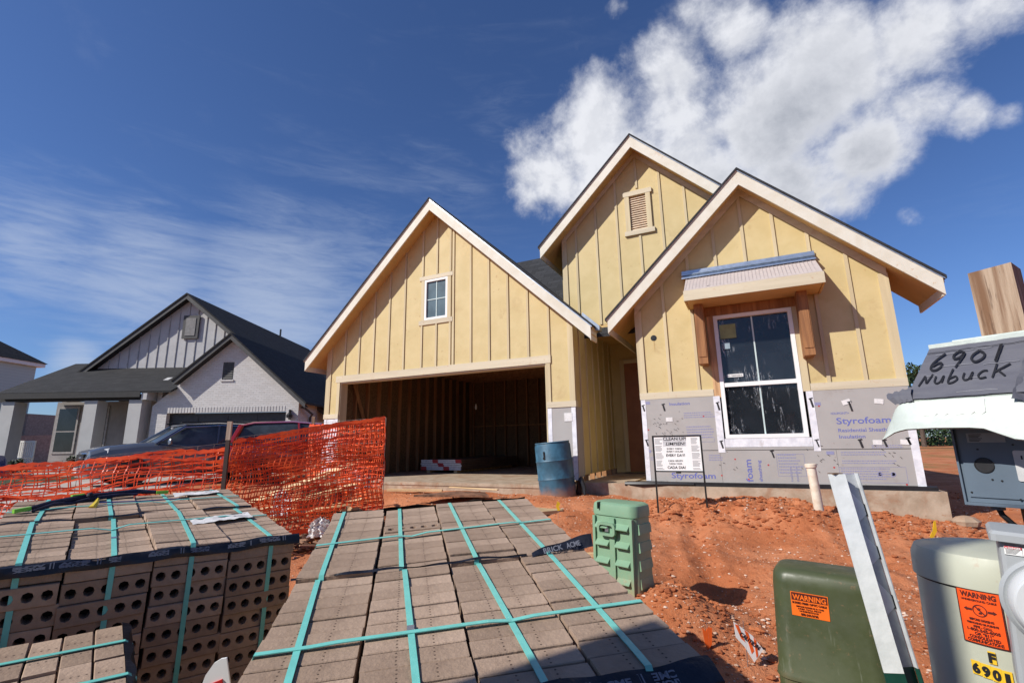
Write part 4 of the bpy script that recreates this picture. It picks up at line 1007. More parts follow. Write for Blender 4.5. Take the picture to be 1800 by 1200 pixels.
# lumber and boards lying on the dirt
def plank(p0, p1, wd, th, m, label, name='plank', roll=0., cat='plank'):
    p0 = Vector(p0); p1 = Vector(p1); d = p1-p0; L = d.length; M = frame(p0, d, Vector((-d.y, d.x, 0))) @ Matrix.Rotation(roll, 4, 'X')
    mb_ = MB(M); c = .003; W2, T2 = wd/2, th/2
    rg = lambda x, i: [(x, -W2+i, -T2), (x, -W2, -T2+i), (x, -W2, T2-i), (x, -W2+i, T2), (x, W2-i, T2), (x, W2, T2-i), (x, W2, -T2+i), (x, W2-i, -T2)]
    mb_.loft([rg(0, c), rg(L, c)]); return solo(mb_, name, m, label, cat)
plank((-5.85, 6.95, G(-5.8, 6.95)+.05), (-4.95, 7.32, G(-4.95, 7.3)+.04), .09, .04, fresh, 'single pale stud lying on the dirt before the garage slab', 'lumber')
plank((-3.55, 6.75, G(-3.5, 6.75)+.14), (-4.55, 6.95, G(-4.55, 6.95)+.16), .05, .015, fresh, 'thin pale strip lying over the rusty scrap board')
tr_ = MB().prism([(-4.75, 6.25), (-3.6, 6.55), (-3.9, 6.95), (-4.45, 7.0)], G(-4.2, 6.7)+.06, G(-4.2, 6.7)+.09, 'z')
solo(tr_, 'scrap_board', mat('rusty_board', (.24, .12, .07), .9, .4, 12, .4), 'rust brown scrap board lying in the dirt before the garage', 'scrap board')
gb = G(-2.6, 6.3)
solo(MB().prism([(-3.0, 5.5), (-2.35, 6.3), (-2.45, 6.55), (-3.5, 6.25)], gb-.02, gb+.025, 'z'), 'plywood_sheet', mat('dusty_plywood', (.50, .36, .20), .85, .15, 5), 'dusty tan plywood sheet half buried in the dirt', 'plywood')
solo(MB().prism([(-1.62, 4.75), (-1.38, 4.85), (-1.42, 4.92), (-1.66, 4.80)], G(-1.5, 4.8)+.0, G(-1.5, 4.8)+.03, 'z'), 'wood_scrap', fresh, 'small pale wood scrap on the dirt left of the light green pedestal', 'wood scrap')
x, y = 2.08, 7.43
solo(MB(Matrix.Translation((x, y, G(x, y)+.02))).lathe([(.02, -.05), (.10, -.01), (.12, .04), (.07, .085), (.02, .10)], 7, None, 1.2, .8), 'rubble_lump', conc, 'pale lump of rubble by the right end of the house slab', 'rubble')

# ------------------------------------------------------------------ pedestals
# light green telecom pedestal
lg = mat('light_green_plastic', (.215, .36, .225), .42, .07, 4, .03, 30, col2=(.19, .33, .21), spec=.5); lgd = mat('light_green_shade', (.20, .34, .20), .5)
c0 = c2w(.82, 3.98, 0); ped = thing('telecom_pedestal', 'light green ribbed plastic utility pedestal with latch handle standing in the dirt', 'utility pedestal', (c0.x, c0.y, G(c0.x, c0.y)-.10), CF @ Matrix.Rotation(R_(-43), 4, 'Z') @ Matrix.Rotation(R_(1.5), 4, 'Y'))
PW = parent_world(ped); top = -.455-(G(c0.x, c0.y)-.10)
w0, w1, d0, d1 = .40, .375, .27, .25
rings = []
for z in (0, .12, .13, top-.09): f_ = z/top; rings.append([(p[0], p[1], z) for p in rrect(w0+(w1-w0)*f_, d0+(d1-d0)*f_, .055)])
MB(PW).loft(rings).build('body', lg, ped, True)
rings = [[(p[0], p[1], z) for p in rrect(w1+e, d1+e, .07)] for z, e in ((top-.10, .012), (top-.095, .022), (top-.045, .022), (top-.015, .012), (top-.003, -.02), (top, -.06))]
MB(PW).loft(rings).build('lid', lg, ped, True)
MB(PW).loft([[(p[0], p[1], z) for p in rrect(w0+e, d0+e, .06)] for z, e in ((0, .02), (.115, .016), (.125, .004))]).build('base_skirt', lg, ped, True)
yf = -d0/2
MB(PW).box(-.022, .022, yf-.012, yf+.03, .125, top-.11).build('centre_spine', lg, ped)
for x in (-w0/2+.028, w0/2-.052): MB(PW).box(x, x+.022, yf-.010, yf+.03, .125, top-.105).build('front_rib', lg, ped)
for zi in range(4):
    z = .20+zi*.125
    if z > top-.16: break
    for sx in (-1, 1):
        xa_, xb_ = sorted((sx*.030, sx*(w0/2-.058)))
        MB(PW).prism([(yf+.02, z-.012), (yf-.034, z+.006), (yf-.034, z+.012), (yf+.02, z+.055)][::-1], xa_, xb_, 'x').build('louver', lg, ped)
    for sx in (1, -1):
        xs_2 = sx*(w0/2)*.985
        ring0 = []
        poly = [(0, z-.028), (sx*.020, z-.02), (sx*.012, z+.045), (0, z+.05)]
        if sx < 0: poly = poly[::-1]
        MB(PW @ Matrix.Translation((xs_2-sx*.012, 0, 0))).prism(poly, -d0/2+.045, d0/2-.045).build('side_louver', lg, ped)
# latch handle: rounded rectangular loop with lock
hz = top-.19
Hm = PW @ Matrix.Translation((-.035, yf-.03, hz)) @ Matrix.Rotation(R_(90), 4, 'X')
o_ = [(p[0], p[1]) for p in rrect(.155, .095, .03)]; i_ = [(p[0], p[1]) for p in rrect(.115, .058, .018)]
mb_ = MB(Hm); n = len(o_)
mb_.add([(p[0], p[1], -.02) for p in o_]+[(p[0], p[1], -.02) for p in i_]+[(p[0], p[1], .012) for p in o_]+[(p[0], p[1], .012) for p in i_],
        [f for k in range(n) for f in (((k, (k+1) % n, (k+1) % n+n, k+n)), (k+2*n, k+3*n, (k+1) % n+3*n, (k+1) % n+2*n), (k, k+2*n, (k+1) % n+2*n, (k+1) % n), (k+n, (k+1) % n+n, (k+1) % n+3*n, k+3*n))])
mb_.build('latch_handle', lg, ped, True)
MB(PW).box(-.05, -.022, yf-.026, yf, hz-.02, hz+.02).build('lock_bolt', galv, ped); MB(PW).box(-.085, .01, yf-.004, yf+.002, hz-.026, hz+.026).build('latch_recess', blackm, ped)
MB(PW).box(-.12, -.112, -.155, -.11, top-.05, top-.002).build('lid_mark', blackm, ped)
# olive pedestal
ol = mat('olive_plastic', (.065, .078, .034), .36, .15, 3, .03, 14, col2=(.05, .06, .028), spec=.45)
c0 = c2w(1.072, 1.865, 0); oz = G(c0.x, c0.y)-.12; otop = -.448-oz
ope = thing('fiber_pedestal', 'dark olive green pedestal with a small orange warning sticker', 'utility pedestal', (c0.x, c0.y, oz), CF @ Matrix.Rotation(R_(-36), 4, 'Z') @ Matrix.Rotation(R_(1.5), 4, 'Y'))
PW = parent_world(ope)
def ringz(w_, d_, r, z): return [(p[0], p[1], z) for p in rrect(w_, d_, r, 6)]
split = otop-.34
MB(PW).loft([ringz(.325, .22, .05, 0), ringz(.323, .218, .05, split-.012), ringz(.321, .216, .05, split-.004)]).build('lower_shell', ol, ope, True)
MB(PW).loft([ringz(.332, .228, .05, split-.010), ringz(.331, .226, .05, split+.004), ringz(.323, .218, .05, split+.012), ringz(.312, .205, .05, otop-.05), ringz(.306, .197, .05, otop-.022), ringz(.288, .175, .05, otop-.006), ringz(.27, .14, .045, otop)]).build('upper_shell', ol, ope, True)
def front_y(z): f_ = (z-split)/(otop-.05-split); return -(.218+(.205-.218)*f_)/2
zt_, zb_ = otop-.07, otop-.145
def stick(z0, z1, x0, x1, m, off, nm, par): 
    y0 = front_y(z0)-off; y1 = front_y(z1)-off
    return MB(PW).prism([(y0, z0), (y0+.0012, z0), (y1+.0012, z1), (y1, z1)][::-1], x0, x1, 'x').build(nm, m, par)
orst = mat('orange_sticker', (.86, .16, .015), .45, .04, 30)
def dusty(m, z0, z1, col=(.40, .19, .10, 1)):
    t = NT(m.node_tree); b = m.node_tree.nodes['Principled BSDF']; old = b.inputs['Base Color'].links[0].from_socket
    pos = t.n('ShaderNodeNewGeometry').outputs['Position']; z = t.n('ShaderNodeSeparateXYZ', {0: pos}).outputs[2]
    n_ = t.noise(pos, 11, 7, .7); n2_ = t.noise(pos, 45, 5, .7)
    f = t.ss(t.m('ADD', z, t.m('MULTIPLY', t.m('SUBTRACT', n_, .5), -.5)), z1, z0)
    c = t.mix(t.m('MULTIPLY', f, .75), old, col); c = t.mix(t.m('MULTIPLY', t.ss(n2_, .60, .72), .28), c, col)
    c = t.mix(t.m('MULTIPLY', t.ss(t.noise(t.n('ShaderNodeMapping', {'Vector': pos, 'Scale': (1, 1, .15)}).outputs[0], 38, 4, .6), .64, .72), .10), c, (.62, .62, .55, 1))
    m.node_tree.links.new(c, b.inputs['Base Color'])
    m.node_tree.links.new(t.ss(n_, .3, .7, .32, .6), b.inputs['Roughness'])
dusty(ol, -1.15, -.80); dusty(lg, -1.20, -.95)
st_ = stick(zb_, zt_, -.097, .013, orst, .0018, 'warning_sticker', ope)
maroon = mat('maroon_print', (.09, .015, .01), .5)
stick(zt_-.026, zt_-.002, -.0945, .0105, maroon, .0026, 'title_bar', st_)
tilt_v = Vector((0, (front_y(zt_)-front_y(zb_)), zt_-zb_)).normalized()
def onf(x, z, off=.0032): return PW @ frame((x, front_y(z)-off, z), (1, 0, 0), tilt_v)
lettering('WARNING', .022, onf(-.091, zt_-.023, .0034), orst, st_, .0006, .098)
lettering('BURIED FIBER OPTIC CABLE', .0085, onf(-.093, zt_-.036), maroon, st_, .0002, .10)
for k, s_ in enumerate(('BEFORE DIGGING IN THIS', 'AREA CALL FIRST', 'UNDERGROUND')): lettering(s_, .006, onf(-.082+.004*k, zt_-.046-.007*k), maroon, st_, .0001, .08-.012*k)
lettering('800-344-9190', .010, onf(-.07, zb_+.004), maroon, st_, .0003, .05)
MB(PW).lathe([(.007, 0), (.006, .006)], 10, Matrix.Translation((-.05, -.124, split-.03)) @ Matrix.Rotation(R_(90), 4, 'X')).build('screw', galv, ope)
MB(PW).box(-.06, .03, -.126, -.120, split-.075, split-.045).build('name_plate', blackm, ope)
# leaning white topped u-channel post
A = c2w(1.105, 1.70, -.118); B = c2w(1.098, 1.55, -.74)
dz_ = (B-A).normalized(); A2 = A; B2 = A+dz_*1.45
up_ = Vector(CF @ Vector((1, .22, 0))).normalized()
M = frame(A2, up_, Vector(CF @ Vector((-.25, 1, 0)))); M = Matrix(((M[0][0], M[0][1], dz_.x, A2.x), (M[1][0], M[1][1], dz_.y, A2.y), (M[2][0], M[2][1], dz_.z, A2.z), (0, 0, 0, 1)))
po = thing('fiber_marker_post', 'leaning angled plastic post, white above and dark green below', 'marker post', tuple(A2+dz_*1.3))
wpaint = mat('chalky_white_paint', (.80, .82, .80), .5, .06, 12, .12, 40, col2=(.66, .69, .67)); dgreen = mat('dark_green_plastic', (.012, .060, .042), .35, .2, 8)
greyin = mat('post_inner_grey', (.50, .52, .53), .5, .10, 20, col2=(.40, .42, .43))
wf_ = [(-.044, -.002), (.006, -.020), (.009, -.016), (-.041, .003)]; gf_ = [(.004, .018), (.074, .010), (.074, .014), (.004, .022)]; bk_ = [(.0745, .010), (.072, -.006), (.076, -.006), (.0785, .012)]
MB(M).prism(wf_, 0, .56, 'z').build('white_section', wpaint, po); MB(M).prism(gf_, .004, .56, 'z').build('inner_face', greyin, po); MB(M).prism(bk_, .0, .56, 'z').build('rear_flange', greyin, po)
for q_ in (wf_, gf_, bk_): MB(M).prism([(p[0]*1.04, p[1]*1.04) for p in q_], .561, 1.45, 'z').build('green_section', dgreen, po)
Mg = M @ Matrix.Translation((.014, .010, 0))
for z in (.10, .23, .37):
    MB(Mg).prism([(.016, z-.045), (.057, z+.005), (.057, z+.035), (.020, z+.055)], -.0030, .0, 'y').build('painted_sun_patch', wpaint, po)  # sunlight through the flange holes, painted as white patches
    MB(Mg).box(.0580, .064, -.006, .0, z+.002, z+.04).build('edge_chip', blackm, po)
rng = random.Random(6)
for k in range(24):
    z = .015+k*.0225+rng.uniform(-.01, .01); s_ = rng.uniform(.0015, .005); MB(M).box(.0015, .0085, -.0145, -.0118, z, z+s_*2.5).build('edge_chip', blackm, po)
MB(M).box(-.033, .004, -.013, .012, -.003, .0005).build('torn_top_edge', mat('rust_edge', (.16, .09, .05), .8), po)
wn_ = Vector((.036, -.024, 0)).normalized()
for k, s_ in enumerate('UG7'):
    lettering(s_, .026, M @ frame(Vector((-.026, -.002, .465+.030*k))+Vector((-.55, -.83, 0))*.0012, wn_, (0, 0, -1)), greyin, po, 0, .014)
# beige cylindrical pedestal
bg_ = mat('beige_grey_plastic', (.46, .47, .37), .42, .06, 3, .03, 20, col2=(.41, .42, .335))
dusty(bg_, -1.1, -.7)
c0 = c2w(1.170, 1.29, 0); cz = G(c0.x, c0.y)-.05; ct = -.268-cz
cyl = thing('cable_pedestal', 'beige grey cylindrical pedestal with orange warning sticker and number 6901', 'utility pedestal', (c0.x, c0.y, cz), CF @ Matrix.Rotation(R_(1.0), 4, 'Y'))
CW = parent_world(cyl); rc = .148
MB(CW).lathe([(rc+.012, 0), (rc+.008, ct-.085)], 64).build('body', bg_, cyl, True)
MB(CW).lathe([(rc+.010, ct-.082), (rc+.014, ct-.080), (rc+.013, ct-.030), (rc+.004, ct-.010), (rc-.03, ct-.002), (.02, ct)], 64).build('cap', bg_, cyl, True)
MB(CW).lathe([(rc+.0085, ct-.0855), (rc+.0085, ct-.0815)], 64).build('seam', blackm, cyl, True)
def arc_patch(a0, a1, z0, z1, m, nm, par, off=.0012, n=14):
    if z0 > zT-.26 and m is not blackm: z0, z1, a0, a1 = zT+(z0-zT)*SZ, zT+(z1-zT)*SZ, AC+(a0-AC)*SZ, AC+(a1-AC)*SZ
    rr_ = rc+.0105+off; vs = []; 
    for k in range(n+1):
        a = R_(a0+(a1-a0)*k/n); vs += [(rr_*math.sin(a), -rr_*math.cos(a), z0), (rr_*math.sin(a), -rr_*math.cos(a), z1)]
    mb_ = MB(CW); mb_.add(vs, [(2*k, 2*k+2, 2*k+3, 2*k+1) for k in range(n)]); return mb_.build(nm, m, par)
def arc_text(s, size, a_c, z, m, par, width, bold=0., off=.003):
    size *= SZ; width *= SZ; z = zT+(z-zT)*SZ; a_c = AC+(a_c-AC)*SZ
    src = text_mesh(s, size, bold); me = src.copy(); me.materials.clear(); me.materials.append(m)
    xs = [v.co.x for v in me.vertices]; x0, x1 = min(xs), max(xs); k = width/(x1-x0); rr_ = rc+.0105+off
    inv = parent_world(par).inverted()
    for v in me.vertices:
        a = R_(a_c)+((v.co.x-(x0+x1)/2)*k)/rr_; r2 = rr_+v.co.z*.5
        v.co = inv @ (CW @ Vector((r2*math.sin(a), -r2*math.cos(a), z+v.co.y)))
    o = bpy.data.objects.new('lettering', me); C.objects.link(o); o.parent = par
AC, SZ = -57, .80      # sticker centre angle, turned towards the camera
zT = ct-.080
ws = arc_patch(AC-17.5, AC+17.5, zT-.145, zT, maroon, 'warning_sticker', cyl)
arc_patch(AC-16.3, AC+16.3, zT-.1415, zT-.0035, mat('red_orange_sticker', (.88, .095, .012), .42, .04, 30), 'sticker_face', ws, .0020)
arc_text('WARNING', .019, AC, zT-.021, maroon, ws, .078, .0006)
arc_text('UNDERGROUND CABLE', .0075, AC, zT-.031, maroon, ws, .076, .0002)
zc = zT-.054*SZ
ringm = MB(CW); rr_ = rc+.0135; vs = []; n = 24
def ap(dx, dz, off=0.): dx *= SZ; dz *= SZ; a = R_(AC)+dx/rr_; return ((rr_+off)*math.sin(a), -(rr_+off)*math.cos(a), zc+dz)
for k in range(n):
    a = 2*math.pi*k/n; vs += [ap(.016*math.cos(a), .016*math.sin(a)), ap(.0135*math.cos(a), .0135*math.sin(a))]
ringm.add(vs, [(2*k, (2*k+2) % (2*n), (2*k+3) % (2*n), 2*k+1) for k in range(n)]); 
ringm.add([ap(-.012, .010), ap(-.009, .012), ap(.012, -.009), ap(.009, -.011)], [(0, 1, 2, 3)])
for sx in (-1, 1):
    ringm.add([ap(sx*.017, -.003), ap(sx*.017, .003), ap(sx*.028, .003), ap(sx*.028, -.003)], [(0, 1, 2, 3)]); ringm.add([ap(sx*.028, -.0055), ap(sx*.028, .0055), ap(sx*.036, 0)], [(0, 1, 2)])
ringm.add([ap(-.006, .002), ap(-.001, .008), ap(.003, .005), ap(-.002, -.001)], [(0, 1, 2, 3)]); ringm.add([ap(-.004, -.009), ap(.003, -.009), ap(.004, -.003), ap(-.002, -.004)], [(0, 1, 2, 3)])
ringm.build('no_digging_symbol', maroon, ws)
for k, (s_, w_, h_) in enumerate((('BEFORE DIGGING', .052, .0075), ('TRENCHING OR PUSHING', .068, .0065), ('PIPE - CALL', .040, .0075), ('1-800-545-6005', .070, .0095), ('OR "811"', .040, .009), ('CONSOLIDATED', .066, .0095), ('COMMUNICATIONS', .076, .0095))):
    arc_text(s_, h_*1.1, AC, zT-.082-k*.0094, maroon, ws, w_, .0003)
tag_y = mat('yellow_number_tag', (.80, .50, .03), .45, .05, 20)
arc_patch(AC+2.5-2.6, AC+2.5+3.2, zT-.188, zT-.156, tag_y, 'letter_tag', cyl); arc_text('F', .032, AC+2.8, zT-.183, blackink, cyl, .015, .0014)
for k, s_ in enumerate('6901'):
    ac = AC-11.2+k*7.6; zz = zT-.222-.002*k
    arc_patch(ac-3.75, ac+3.75, zz-.005, zz+.031, tag_y, 'number_tag', cyl); arc_text(s_, .033, ac, zz+.001, blackink, cyl, .017 if s_ != '1' else .010, .0014)
for a, z, s_ in ((-66, zT-.115, .006), (-62, zT-.02, .003), (-66, zT-.035, .002)): arc_patch(a-s_*180, a+s_*180, z, z+s_*1.6, blackm, 'black_mark', cyl, .001, 3)
# electric meter box at the right edge
gm_ = mat('grey_enamel', (.36, .38, .39), .38, .05, 5, .02, 30, spec=.5); whp = mat('meter_white', (.60, .62, .63), .35, .05, 6)
mo = c2w(.995, .971, 0)
mt = thing('electric_meter', 'grey enamel meter socket box with round white digital meter and danger label', 'electric meter', (mo.x, mo.y, -1.45), CF @ Matrix.Rotation(R_(-42), 4, 'Z') @ Matrix.Rotation(R_(3.2), 4, 'Y'))
MW = parent_world(mt) @ Matrix.Translation((0, 0, 1.45))
MB(MW).loft([[(p[0], p[1]+.05, z) for p in rrect(.26, .12, .008, 2)] for z in (-.47, -.205)]).build('box_body', gm_, mt)
MB(MW).loft([[(p[0], p[1]+.048, z) for p in rrect(e, e2, .010, 2)] for z, e, e2 in ((-.2045, .285, .145), (-.192, .285, .145), (-.186, .275, .135))]).build('box_lid', gm_, mt)
MB(MW).box(-.02, .03, .0, .06, -1.6, -.471).build('conduit', gm_, mt)
MW0 = MW; MW = MW @ Matrix.Translation((-.123, 0, -.213)) @ Matrix.Diagonal((.60, 1, .60, 1)) @ Matrix.Translation((.118, 0, .219))
DL = MB(MW).box(-.118, -.030, -.0125, -.0105, -.245, -.219).build('danger_label', white, mt)
MB(MW).box(-.117, -.078, -.0135, -.0126, -.2265, -.2195).build('red_bar', mat('danger_red', (.55, .03, .05), .5), DL)
fxy = lambda x, z, o=-.0138: MW @ frame((x, o, z), (1, 0, 0), (0, 0, 1))
lettering('DANGER', .0072, fxy(-.109, -.2257), white, DL, .0002, .029); MB(MW).prism([(-.1155, -.2258), (-.1105, -.2258), (-.113, -.2212)], -.0139, -.0136).build('alert_triangle', white, DL)
for k in range(4): MB(MW).box(-.115, -.083-.003*k, -.0132, -.0127, -.2295-.0035*k-.0012, -.2295-.0035*k).build('small_print', grayink, DL)
MB(MW).box(-.0775, -.0770, -.0132, -.0127, -.244, -.220).build('label_divider', grayink, DL)
# hand symbol: palm and fingers with a bolt
hx, hz_ = -.048, -.2335
hb = MB(MW).prism([(hx-.006, hz_-.008), (hx+.005, hz_-.008), (hx+.006, hz_), (hx-.006, hz_)], -.0136, -.0127)
for k, (dx_, L_) in enumerate(((-.0055, .006), (-.0025, .0085), (.0005, .009), (.0035, .0075))): hb.box(hx+dx_, hx+dx_+.0018, -.0136, -.0127, hz_+.0004, hz_+L_)
hb.prism([(hx+.006, hz_-.006), (hx+.011, hz_+.001), (hx+.0095, hz_+.002), (hx+.006, hz_-.002)], -.0136, -.0127)
hb.build('hand_symbol', blackink, DL)
stroke([(hx-.022, hz_+.008), (hx-.015, hz_+.005), (hx-.017, hz_+.001), (hx-.008, hz_-.001)], .0012, MW @ Matrix.Translation((0, -.0134, 0)) @ Matrix.Rotation(R_(90), 4, 'X'), blackink, DL, 'spark_symbol')
MW = MW0; cx, cz_ = -.058, -.306
RM = MW @ Matrix.Translation((cx, -.010, cz_)) @ Matrix.Rotation(R_(90), 4, 'X') @ Matrix.Scale(.84, 4)
MB(RM).lathe([(.094, -.002), (.097, .008), (.090, .014), (.084, .010)], 56).build('socket_ring', gm_, mt, True)
MB(RM).lathe([(.082, .0), (.084, .02), (.083, .045), (.076, .055), (.06, .058)], 56).build('meter_rim', whp, mt, True)
MB(RM).lathe([(.0755, .0585), (.072, .062), (.02, .0625)], 56).build('meter_face', whp, mt, True)
MB(RM).loft([[(p[0]+.005, p[1]+.012, .0630) for p in rrect(.105, .070, .012)], [(p[0]+.005, p[1]+.012, .066) for p in rrect(.100, .065, .012)]]).build('display_bezel', mat('bezel_grey', (.20, .21, .22), .4), mt)
MB(RM).loft([[(p[0]-.0, p[1]+.015, .0662) for p in rrect(.092, .058, .010)], [(p[0], p[1]+.015, .0668) for p in rrect(.090, .056, .010)]]).build('display_panel', whp, mt)
MB(RM).box(-.028, .045, .006, .034, .0669, .0676).build('display', mat('lcd', (.03, .035, .035), .2), mt)
lettering('CL200', .010, RM @ Matrix.Translation((-.02, -.035, .0635)), grayink, mt, .0001); lettering('240V 3W', .008, RM @ Matrix.Translation((-.025, -.049, .0635)), grayink, mt, .0001)
lettering('(A5)', .012, RM @ Matrix.Translation((-.060, -.004, .0635)), mat('relief_grey', (.42, .43, .44), .5), mt, 0)
# temporary power post: weathered timber, grey box, hinged cover wrapped in tape
P0 = c2w(1.60, 1.72, 0); pz = G(P0.x, P0.y)-.2
pp = thing('temporary_power_pole', 'weathered square timber post carrying a grey power box with a taped cover', 'power pole', (P0.x, P0.y, pz), CF @ Matrix.Rotation(R_(-57), 4, 'Z'))
PW = parent_world(pp) @ Matrix.Translation((0, 0, -pz))
grey_w = bpy.data.materials.new('weathered_timber'); grey_w.use_nodes = True; t = NT(grey_w.node_tree); b = grey_w.node_tree.nodes['Principled BSDF']
oc = t.n('ShaderNodeTexCoord').outputs['Object']; st1 = t.n('ShaderNodeMapping', {'Vector': oc, 'Scale': (1, 1, .035)}).outputs[0]
wv = t.noise(st1, 30, 6, .6, .25); wv2 = t.noise(t.n('ShaderNodeMapping', {'Vector': oc, 'Scale': (1, 1, .05)}).outputs[0], 120, 4, .6)
c = t.mix(t.ss(wv, .38, .62), (.21, .115, .065, 1), (.47, .35, .25, 1)); c = t.mix(t.m('MULTIPLY', t.ss(wv2, .56, .66), .7), c, (.12, .07, .045, 1))
kn = t.noise(t.n('ShaderNodeMapping', {'Vector': oc, 'Scale': (1, 1, .35)}).outputs[0], 9, 2); c = t.mix(t.m('MULTIPLY', t.ss(kn, .60, .70), .5), c, (.17, .10, .065, 1))
grey_w.node_tree.links.new(c, b.inputs['Base Color']); b.inputs['Roughness'].default_value = .85; b.inputs['Specular IOR Level'].default_value = .2
grey_w.node_tree.links.new(t.n('ShaderNodeBump', {'Height': t.m('ADD', wv, t.m('MULTIPLY', wv2, .6)), 'Strength': .8, 'Distance': .008}).outputs[0], b.inputs['Normal'])
ht = .595
px0, px1, py0, py1 = .062, .180, .102, .225
rg = lambda z, tz=0: [(px0, py0, z), (px1, py0, z+tz), (px1, py1, z+tz*.5), (px0, py1, z-tz*.3)]
MB(PW).loft([rg(pz), rg(ht-.003), rg(ht+.003, .006)]).build('post', grey_w, pp)
boxc = mat('slate_enamel', (.115, .155, .20), .42, .08, 5, .02, 30, spec=.5); cover = mat('chalky_cover', (.56, .62, .57), .5, .12, 9, .15, 60, col2=(.46, .51, .47))
tapem = mat('silver_grey_tape', (.125, .125, .142), .42, .12, 10, .25, 14, col2=(.11, .11, .13), spec=.4, stretch=(1, 1, 4))
bx0, bx1 = -.045, .26
MB(PW).box(bx0, bx1, .004, .101, -.222, .225).build('box_shell', boxc, pp)
bf = MB(PW).box(bx0+.010, bx1-.002, -.001, .0035, -.205, .06).build('front_plate', boxc, pp)
MB(PW).box(bx0-.006, bx0+.0, -.008, .10, -.232, .215).box(bx0+.0005, bx1, -.009, .099, -.232, -.2225).build('box_flange', boxc, pp)
kx, kz = .019, -.098
MB(PW @ Matrix.Translation((kx, -.0012, kz)) @ Matrix.Rotation(R_(90), 4, 'X')).lathe([(.026, 0), (.026, .003), (.0235, .0035), (.023, .001), (.005, .001)], 28).build('knockout_socket', black, pp, True)
lab = MB(PW).box(-.012, .085, -.0025, -.0012, -.022, .010).build('rating_label', mat('label_pale', (.35, .37, .39), .5), pp)
for k in range(6): MB(PW).box(-.006, .028-.004*(k % 3), -.0032, -.0026, .006-.0045*k-.002, .006-.0045*k).build('small_print', blackink, lab)
ox, oz2 = .133, -.098
ou = MB(PW).loft([[(p[0]+ox, -.0015-yy, p[1]+oz2) for p in rrect(ww_, hh_, .006, 3)] for yy, ww_, hh_ in ((.0, .076, .100), (.004, .074, .098))][::-1]).build('outlet_cover', mat('outlet_white', (.62, .62, .62), .4), pp)
for dz2 in (.026, -.026):
    for dx_ in (-.018, .0): MB(PW).box(ox+dx_-.002, ox+dx_+.002, -.0062, -.0056, oz2+dz2-.005, oz2+dz2+.007).build('slot', blackink, ou)
    MB(PW).box(ox-.012, ox-.006, -.0062, -.0056, oz2+dz2-.016, oz2+dz2-.009).build('slot', blackink, ou)
MB(PW).box(ox-.016, ox+.012, -.0060, -.0056, oz2-.006, oz2+.006).build('test_button', mat('button_grey', (.3, .3, .3), .5), ou)
for x, z in ((.032, -.145), (.010, -.045), (.10, -.03), (-.028, -.19), (.09, -.205), (.055, -.148)): MB(PW @ Matrix.Translation((x, -.001, z)) @ Matrix.Rotation(R_(90), 4, 'X')).lathe([(.0035, 0), (.003, .002)], 8).build('screw', blackm, pp)
# hinged cover: a plate sloping down and out, wrapped in tape, ending in a flared lip
T = .010; xl_t, xr_t, xl_b, xr_b = -.082, .215, -.122, .175
yt, yb_, zt2, zb2 = .080, -.120, .335, .128
cv = MB(PW); cv.add([(xl_t, yt, zt2), (xr_t, yt, zt2), (xr_b, yb_, zb2), (xl_b, yb_, zb2), (xl_t, yt+.008, zt2-T), (xr_t, yt+.008, zt2-T), (xr_b, yb_+.008, zb2-T), (xl_b, yb_+.008, zb2-T)],
   [(0, 3, 2, 1), (4, 5, 6, 7), (0, 1, 5, 4), (1, 2, 6, 5), (2, 3, 7, 6), (3, 0, 4, 7)])
cvo = cv.build('cover', cover, pp)
SLP = Vector((0, yt-yb_, zt2-zb2)); NVc = Vector((0, -(zt2-zb2), yt-yb_)).normalized()
def cpt(u, f, lift=0.):          # u 0..1 across, f 0..1 from the bottom up
    xl = xl_b+(xl_t-xl_b)*f; xr = xr_b+(xr_t-xr_b)*f
    return Vector((xl+(xr-xl)*u, yb_, zb2))+SLP*f+NVc*lift
nstr = 7
for k in range(nstr):
    f1 = 1-k/nstr-.02; f0 = max(0.0, 1-(k+1.14)/nstr); lift = .0022+.0009*k; nI = 16; mb_ = MB(PW); vs = []
    for i in range(nI+1):
        u = -.012+1.024*i/nI; j_ = .010*float(vnoise(np.array(i*1.7), np.array(k*3.3), 3))
        for f_ in (f1+j_, (f0+f1)/2, f0+j_): vs.append(tuple(cpt(u, f_, lift+.0014*float(vnoise(np.array(i*.9), np.array(f_*30), 4)))))
    mb_.add(vs, [(3*i+j, 3*i+j+1, 3*i+4+j, 3*i+3+j) for i in range(nI) for j in range(2)]); mb_.build('tape_strip', tapem, cvo, smooth=True)
# torn line across the top strip; glints on the tape painted as pale ribbons
MB(PW).ribbon([cpt(u/20, .86+.006*math.sin(u*1.9)+.004*math.sin(u*4.1), .0075) for u in range(21)], SLP.normalized()*.0022, .0004).build('tape_tear', blackm, cvo)
for k, (u0_, u1_, f_) in enumerate(((.10, .34, .80), (.30, .62, .83), (.08, .2, .40), (.5, .62, .30), (.45, .8, .07), (.2, .5, .56), (.6, .9, .52))): MB(PW).ribbon([cpt(u0_+(u1_-u0_)*i/6, f_+.006*math.sin(i*2.1+k), .0085) for i in range(7)], SLP.normalized()*.0016, .0003).build('painted_tape_glint', mat('painted_glint_pale', (.34, .34, .36), .4), cvo)
